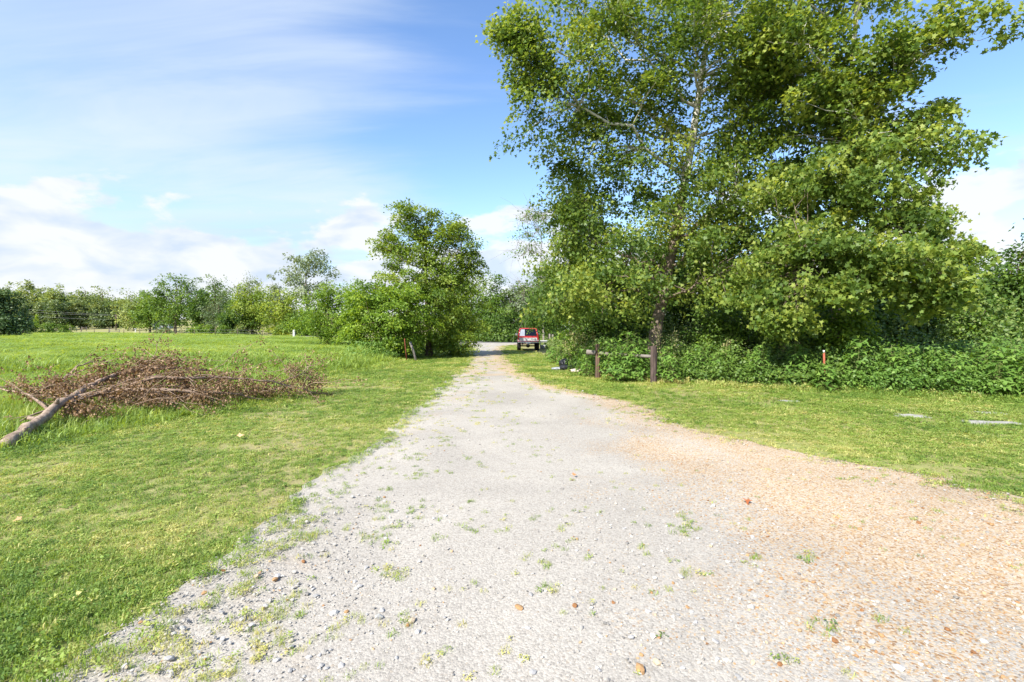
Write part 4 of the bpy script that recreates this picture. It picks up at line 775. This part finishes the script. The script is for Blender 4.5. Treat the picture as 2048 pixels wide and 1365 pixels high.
# ------------------------------------------------------------------ fallen limb
def fallen():
    rng = np.random.default_rng(77); b = gnd(20, 6.6); B = np.array(b); o = thing('fallen_tree_limb', 'felled tree limb with brown withered leaves lying along the lawn edge', 'dead limb', tuple(b)); tb = Tubes(); tips = []
    def w(px, py, d): return np.array(at(px, py, d))
    def curve(pts, r0, r1, sides, nz=.25, k=14):
        P = np.array(pts); t = np.linspace(0, 1, len(P)); tt = np.linspace(0, 1, k); Q = np.stack([np.interp(tt, t, P[:, i]) for i in range(3)], -1); Q[1:-1] += rng.normal(size=(k - 2, 3)) * r0 * nz; tb.add(Q - B, np.linspace(r0, r1, k), sides); return Q
    t0 = curve([w(10, 893, 6.5), w(36, 874, 6.75), w(58, 855, 7.05), w(84, 838, 7.4), w(108, 815, 7.8), w(136, 799, 8.3), w(165, 781, 8.8)], .092, .055, 12, .10)
    for i_, (dx, dzz, ln) in ((3, (.10, .10, .16)), (6, (-.12, .06, .12)), (9, (.08, .12, .2))):
        q_ = t0[i_]; tb.add(np.array([q_, q_ + np.array([dx * .6, -.03, dzz * .7]), q_ + np.array([dx, -.05, dzz])]) - B, [.045, .03, .024], 7)
    link('trunk', tb.mesh('trunk'), M_LIMB, o); tb = Tubes()
    mains = [curve([w(125, 805, 8.3), w(190, 787, 8.7), w(240, 780, 9), w(300, 757, 9.4), (w(410, 756, 9.8))], .055, .022, 8), curve([w(150, 795, 8.7), w(270, 780, 9), w(380, 782, 9.5), w(470, 790, 10.1), w(540, 800, 10.6)], .045, .015, 7),
             curve([w(165, 783, 9), w(200, 760, 9.4), w(260, 742, 9.9), w(330, 735, 10.3), w(420, 742, 10.9)], .05, .018, 7), curve([w(300, 757, 9.4), w(450, 755, 10.2), w(560, 765, 10.8), w(640, 790, 11.5)], .035, .01, 6),
             curve([w(0, 866, 7.2), w(60, 832, 7.6), w(120, 812, 8.1), w(190, 790, 8.6), w(235, 770, 9)], .012, .02, 6), curve([w(100, 822, 7.9), w(60, 790, 8.6), w(10, 780, 9.2), w(-40, 770, 9.5)], .025, .008, 6),
             curve([w(140, 800, 8.5), w(120, 765, 9.4), w(150, 735, 10.2), w(190, 722, 10.8)], .03, .008, 6), curve([w(260, 742, 9.9), w(290, 725, 10.3), w(320, 712, 10.6)], .02, .006, 5), curve([w(200, 790, 8.8), w(300, 815, 9), w(390, 812, 9.3)], .022, .008, 5), curve([w(145, 858, 7.6), w(175, 842, 7.9), w(205, 836, 8.1)], .012, .005, 5),
             curve([w(180, 770, 9.2), w(230, 800, 8.9), w(260, 830, 8.6)], .02, .006, 5), curve([w(560, 765, 10.8), w(600, 750, 11.4), w(615, 742, 11.6)], .015, .005, 5), curve([w(270, 780, 9), w(310, 795, 9), w(360, 800, 9.2)], .018, .006, 5)]
    for m_ in mains[:9] + mains[10:]:
        for q in range(12):
            p = m_[rng.integers(3, len(m_))]; e = p + rng.normal(size=3) * np.array([.5, .5, .30]) + np.array([.12, .05, .02]); e[2] = max(e[2], gz(e[0], e[1]) + .04); tb.add(bez(p, e, .03, 5, rng, .03) - B, np.linspace(.008, .003, 5), 4, cap=False); tips += [p * .35 + e * .65, e]
    link('branch', tb.mesh('branch'), M_DEADWOOD, o)
    bl = [(320, 760, 105, 40, 9.8), (230, 815, 90, 42, 8.7), (330, 805, 120, 34, 9.4), (430, 780, 90, 34, 10.2), (520, 782, 70, 26, 10.8), (600, 768, 40, 30, 11.4), (300, 730, 46, 18, 10.3), (160, 830, 55, 26, 8.0), (80, 780, 70, 28, 8.8), (200, 760, 70, 34, 9.6), (640, 800, 22, 10, 11.6)]
    for px, py, rx, ry, d in bl:
        s = d / F
        for q in range(int(rx * ry / 30)):
            u_ = rng.normal(size=3); u_ /= np.linalg.norm(u_); u_ *= rng.random() ** .45; tips.append(np.array(at(px, py, d)) + u_ * np.array([rx, rx * .55, ry]) * s)
    tips = [t_ + np.array([0, .15, 0]) for t_ in tips]; tips = np.array(tips); n = 28000; ci = rng.integers(0, len(tips), n); P = tips[ci] + rng.normal(size=(n, 3)) * np.array([.075, .075, .065])
    P[:, 2] = np.maximum(P[:, 2], gh(P[:, 0], P[:, 1]) + .03)
    V, fn, L = leaves_np(P - B, rng.normal(size=(n, 3)), rng.uniform(.03, .066, n), OVAL, rng, np.tile([[0, 0, -.8]], (n, 1)) + rng.normal(size=(n, 3)) * .5, .7)
    f = link('dead_leaves', mesh_np('dead_leaves', V, fn, L, {'var': ('FACE', np.clip(rng.normal(.5, .24, n), 0, 1))}), M_DEAD, o); f['kind'] = 'stuff'
fallen()
# ------------------------------------------------------------------ truck
def truck():
    b = gnd(1056.5, 36.4); T = thing('utility_truck', 'old red off-road truck with white tailgate panel parked on the grass', 'truck', tuple(b), math.radians(-1.0))
    # y runs forward from the rear bumper, x to the side
    def pb(n, m_, *a, parent=T, **k): return part_box(n, m_, parent, *a, **k)
    body = pb('body', M_RED, -.80, .80, .06, 3.95, .66, 1.10, bev=.035, tx=.985)
    pb('hood', M_RED, -.76, .76, 2.75, 3.93, 1.10, 1.20, bev=.04, tx=.94, ty=.97); pb('rocker', M_BLACK, -.77, .77, .9, 3.0, .52, .66, bev=.02)
    for s in (-1, 1):
        for y in (.85, 3.15): pb('fender_flare', M_BLACK, s * .80 - .06, s * .80 + .06, y - .46, y + .46, .70, .86, bev=.03, ty=.8)
    # cab: sloping pillars and a roof
    def bar(n, p, q, r, m_=M_RED, sides=4): tb = Tubes(); tb.add([p, q], [r, r * .9], sides); return link(n, tb.mesh(n), m_, T)
    pb('roof', M_RED, -.62, .62, .42, 2.30, 1.66, 1.735, bev=.03, tx=.93, ty=.97)
    for s in (-1, 1):
        bar('pillar', (s * .735, .12, 1.08), (s * .60, .40, 1.68), .062); bar('pillar', (s * .735, 1.3, 1.08), (s * .61, 1.3, 1.68), .05); bar('pillar', (s * .73, 2.85, 1.10), (s * .60, 2.25, 1.68), .045)
    def quad(n, m_, pts, th=(0, .01, 0)):
        bm = bmesh.new(); a = [bm.verts.new(p) for p in pts]; c = [bm.verts.new((p[0] + th[0], p[1] + th[1], p[2] + th[2])) for p in pts]; bm.faces.new(a); bm.faces.new(c[::-1])
        for i in range(4): bm.faces.new((a[i], a[(i + 1) % 4], c[(i + 1) % 4], c[i]))
        return link(n, bm_mesh(n, bm), m_, T)
    o = quad('rear_window', M_REFLPAINT, [(-.67, .135, 1.11), (-.26, .135, 1.11), (-.26, .385, 1.63), (-.58, .385, 1.63)]); o['label'] = 'rear window half with pale grey reflection painted in'
    quad('rear_window', M_GLASS, [(-.25, .135, 1.11), (.67, .135, 1.11), (.58, .385, 1.63), (-.25, .385, 1.63)])
    quad('windscreen', M_GLASS, [(-.70, 2.83, 1.14), (.70, 2.83, 1.14), (.58, 2.28, 1.65), (-.58, 2.28, 1.65)])
    for s in (-1, 1):
        quad('side_window', M_GLASS, [(s * .735, .2, 1.11), (s * .735, 1.26, 1.11), (s * .615, 1.26, 1.64), (s * .615, .46, 1.64)], (.008, 0, 0)); quad('side_window', M_GLASS, [(s * .735, 1.34, 1.11), (s * .735, 2.75, 1.11), (s * .61, 2.24, 1.64), (s * .61, 1.34, 1.64)], (.008, 0, 0))
    pb('dashboard', M_BLACK, -.66, .66, 2.35, 2.75, 1.0, 1.16, bev=.03)
    for s in (-1, 1): pb('seat', M_BLACK, s * .34 - .24, s * .34 + .24, 1.55, 1.75, 1.0, 1.42, bev=.06, ty=.7)
    # tailgate
    tg = pb('tailgate', M_RED, -.79, .79, .035, .10, .72, 1.13, bev=.02)
    pb('panel', M_WHITEP, -.665, .665, .015, .036, .765, 1.0, parent=tg, bev=.006); pb('handle', M_BLACK, -.08, .08, .0, .018, .955, .985, parent=tg, bev=.004)
    cu = bpy.data.curves.new('lettering', 'FONT'); cu.body = 'BRONCO'; cu.size = .095; cu.extrude = .003; cu.align_x = 'CENTER'; cu.space_character = 1.05
    to = bpy.data.objects.new('lettering', cu); COL.objects.link(to); dg = bpy.context.evaluated_depsgraph_get(); me = bpy.data.meshes.new_from_object(to.evaluated_get(dg)); bpy.data.objects.remove(to); me.materials.clear()
    link('lettering', me, M_BLACK, tg, (.40, .011, .865), (math.radians(90), 0, 0))
    for s in (-1, 1):
        q = pb('tail_lamp', M_TAILR, s * .735 - .052, s * .735 + .052, .012, .05, .77, 1.0, bev=.012); pb('reversing_lens', M_PLATE, s * .735 - .04, s * .735 + .04, .004, .013, .78, .83, parent=q, bev=.003)
    bp = pb('bumper', M_CHROME, -.80, .80, -.10, .05, .60, .70, bev=.025); pb('step_pad', M_BLACK, -.78, -.2, -.112, -.06, .585, .645, parent=bp, bev=.01); pb('step_pad', M_BLACK, .2, .78, -.112, -.06, .585, .645, parent=bp, bev=.01)
    pb('licence_plate', M_PLATE, -.16, .16, -.125, -.113, .575, .70, bev=.004); pb('hitch', M_STEEL, -.05, .05, -.18, .1, .46, .54, bev=.01)
    ax = Tubes(); ax.add([(-.7, .85, .36), (.7, .85, .36)], [.05, .05], 8); ax.add([(-.16, .85, .36), (0, .85, .36), (.16, .85, .36)], [.06, .16, .06], 10); link('rear_axle', ax.mesh('rear_axle'), M_BLACK, T)
    ex = Tubes(); ex.add([(-.45, -.02, .48), (-.45, .5, .48), (-.4, 1.2, .5)], .04, 8); link('exhaust_pipe', ex.mesh('exhaust_pipe'), M_STEEL, T)
    for s in (-1, 1):
        for y in (.85, 3.15):
            prof = [(.20, -.13), (.32, -.145), (.375, -.12), (.385, -.06), (.385, .06), (.375, .12), (.32, .145), (.20, .13)]; bm = bmesh.new(); k = 28; rings = []
            for i in range(k):
                a = 2 * math.pi * i / k; rings.append([bm.verts.new((xx, (r - (.012 if (i % 2 and r > .37) else 0)) * math.cos(a), (r - (.012 if (i % 2 and r > .37) else 0)) * math.sin(a))) for r, xx in prof])
            for i in range(k):
                p_, q_ = rings[i], rings[(i + 1) % k]
                for j in range(len(prof)): bm.faces.new((p_[j], p_[(j + 1) % len(prof)], q_[(j + 1) % len(prof)], q_[j]))
            wh = link('wheel', bm_mesh('wheel', bm), M_TYRE, T, (s * .70, y, .385)); wh['label'] = 'knobbly black tyre and wheel'
            rt = Tubes(); rt.add([(-.11, 0, 0), (.0, 0, 0), (.11, 0, 0)], [.205, .17, .205], 16); link('rim', rt.mesh('rim'), M_STEEL, wh)
        mr = pb('mirror', M_CHROME, s * .90 - .09, s * .90 + .09, 2.45, 2.55, 1.14, 1.30, bev=.02); bar('mirror_arm', (s * .76, 2.5, 1.12), (s * .88, 2.5, 1.18), .015, M_BLACK)
        pb('headlamp', M_PLATE, s * .6 - .12, s * .6 + .12, 3.94, 3.97, .86, 1.02, bev=.01)
    pb('grille', M_BLACK, -.45, .45, 3.94, 3.965, .84, 1.04, bev=.01); pb('front_bumper', M_CHROME, -.82, .82, 3.97, 4.1, .60, .74, bev=.03)
truck()
def table():
    b = gnd(1091, 40.5); o = thing('outdoor_table', 'small light metal table standing on the verge beside the truck', 'table', tuple(b)); part_box('table_top', M_PLATE, o, -.45, .45, -.28, .28, .66, .70, bev=.01)
    for x in (-.4, .4):
        for y in (-.23, .23): tb = Tubes(); tb.add([(x * 1.05, y * 1.05, -.02), (x, y, .665)], [.018, .018], 6); link('leg', tb.mesh('leg'), M_STEEL, o)
    part_box('apron', M_STEEL, o, -.4, .4, -.235, -.215, .56, .655, bev=.004)
    o = thing('storage_box', 'blue-grey box under the small metal table', 'box', tuple(gnd(1085, 40.6))); part_box('tub', M_TARP, o, -.2, .2, -.16, .16, 0, .28, bev=.02, tx=1.08, ty=1.08); part_box('lid', M_PLATE, o, -.23, .23, -.19, .19, .28, .32, bev=.012)
table()
for px, d, h, lb in ((1099, 42, 1.25, 'weathered upright post just past the metal table'), (1105, 41, 1.2, 'thicker weathered post farthest from the truck')): simple_post('wooden_post', lb, 'post', px, d, h, .17, M_RAIL, (.02, 0), 8)
# ------------------------------------------------------------------ across the far road
def house():
    b = gnd(322, 158); o = thing('far_house', 'small white house with brown roof half hidden by far trees', 'house', tuple(b), math.radians(28)); bm = bmesh.new(); box(bm, -2.2, 2.2, 0, 9, -.4, 2.3); link('wall', bm_mesh('wall', bm), M_WALLW, o)
    bm = bmesh.new()
    A = [(-2.6, -.4, 2.25), (2.6, -.4, 2.25), (2.6, 9.4, 2.25), (-2.6, 9.4, 2.25), (0, -.4, 3.3), (0, 9.4, 3.3)]; q = [bm.verts.new(p) for p in A]
    for f in ((0, 1, 4), (2, 3, 5), (1, 2, 5, 4), (3, 0, 4, 5), (3, 2, 1, 0)): bm.faces.new([q[i] for i in f])
    link('roof', bm_mesh('roof', bm), M_ROOF, o)
    wv = part_box('window', M_WHITEP, o, -1.5, -.5, -.05, .01, .9, 1.9, bev=.01); part_box('pane', M_WINDARK, wv, -1.4, -.6, -.065, -.051, 1.0, 1.8)
    dv = part_box('door', M_ROOF, o, .5, 1.4, -.05, .01, 0, 2.0, bev=.01); part_box('handle', M_STEEL, dv, .58, .64, -.09, -.051, .95, 1.05)
house()
o = thing('mailbox', 'white mailbox on a white post across the far road', 'mailbox', tuple(gnd(271, 134))); part_box('shaft', M_WHITEPOST, o, -.1, .1, -.1, .1, -.1, .95, bev=.01); bm = bmesh.new(); box(bm, -.17, .17, -.3, .3, .95, 1.2); bmesh.ops.bevel(bm, geom=[e for e in bm.edges if abs(e.verts[0].co.z - 1.2) < .01 and abs(e.verts[1].co.z - 1.2) < .01], offset=.1, segments=3, affect='EDGES'); link('box', bm_mesh('box', bm), M_WHITEP, o)
def pole():
    b = gnd(232, 160); o = thing('utility_pole', 'dark wooden utility pole before the pine row', 'utility pole', tuple(b)); tb = Tubes(); tb.add([(0, 0, -.3), (.05, 0, 5.4)], [.17, .13], 8); link('shaft', tb.mesh('shaft'), M_BARK, o)
    part_box('crossarm', M_BARK, o, -.9, .9, -.06, .06, 4.75, 4.9)
    for i, z in enumerate((5.1, 4.95, 3.6)):
        e = at(-60, 606 + i * 8, 150) - b; t = np.linspace(0, 1, 14)[:, None]; p = np.array([0, 0, z]) * (1 - t) + np.array(e) * t; p[:, 2] -= (2.2 * t * (1 - t))[:, 0]; tb = Tubes(); tb.add(p, .016, 4); link('wire', tb.mesh('wire'), M_WIRE, o)
pole()
def gate(px, d, wd, h, lb):
    b = gnd(px, d); o = thing('field_gate', lb, 'gate', tuple(b), math.radians(30))
    for x in (-wd / 2, wd / 2): tb = Tubes(); tb.add([(x, 0, -.1), (x, 0, h)], .08, 6); link('post', tb.mesh('post'), M_RAIL, o)
    for z in (h * .45, h * .85): tb = Tubes(); tb.add([(-wd / 2, 0, z), (wd / 2, 0, z)], .06, 6); link('rail', tb.mesh('rail'), M_RAIL, o)
gate(229, 128, 2.0, 1.1, 'small grey rail gate beside the far road'); gate(146, 160, 1.7, 1.6, 'pale wooden frame on the far lawn before the pines'); gate(168, 165, 1.2, 1.5, 'smaller pale frame on the far lawn')
# ------------------------------------------------------------------ a few fallen leaves
for i, (px, py, s, lb) in enumerate(((1492, 1013, .075, 'rust-coloured dry leaf on the tan gravel'), (42, 1052, .05, 'pale dry leaf on the shaded lawn'), (478, 881, .09, 'pale dry leaf on the lawn below the dead limb'), (1147, 962, .045, 'small brown leaf on the grey gravel'))):
    d = F * CH / (py - HOR); x = (px - 1024) / F * d; rng = np.random.default_rng(900 + i); V, fn, L = leaves_np(np.zeros((1, 3)), np.array([[.15, -.3, 1.0]]), np.array([s]), LOBED, rng, curl=.5)
    inside = xl(d) < x < xr(d); o = link('fallen_leaf', mesh_np('fallen_leaf', V, fn, L, {'var': ('FACE', [(.1, .6, .66, .3)[i]])}), M_FALLEN, loc=(x, d, float(dz(x, d)) + .03 if inside else gz(x, d) + .06)); tag(o, lb, 'leaf', 'fallen leaves')
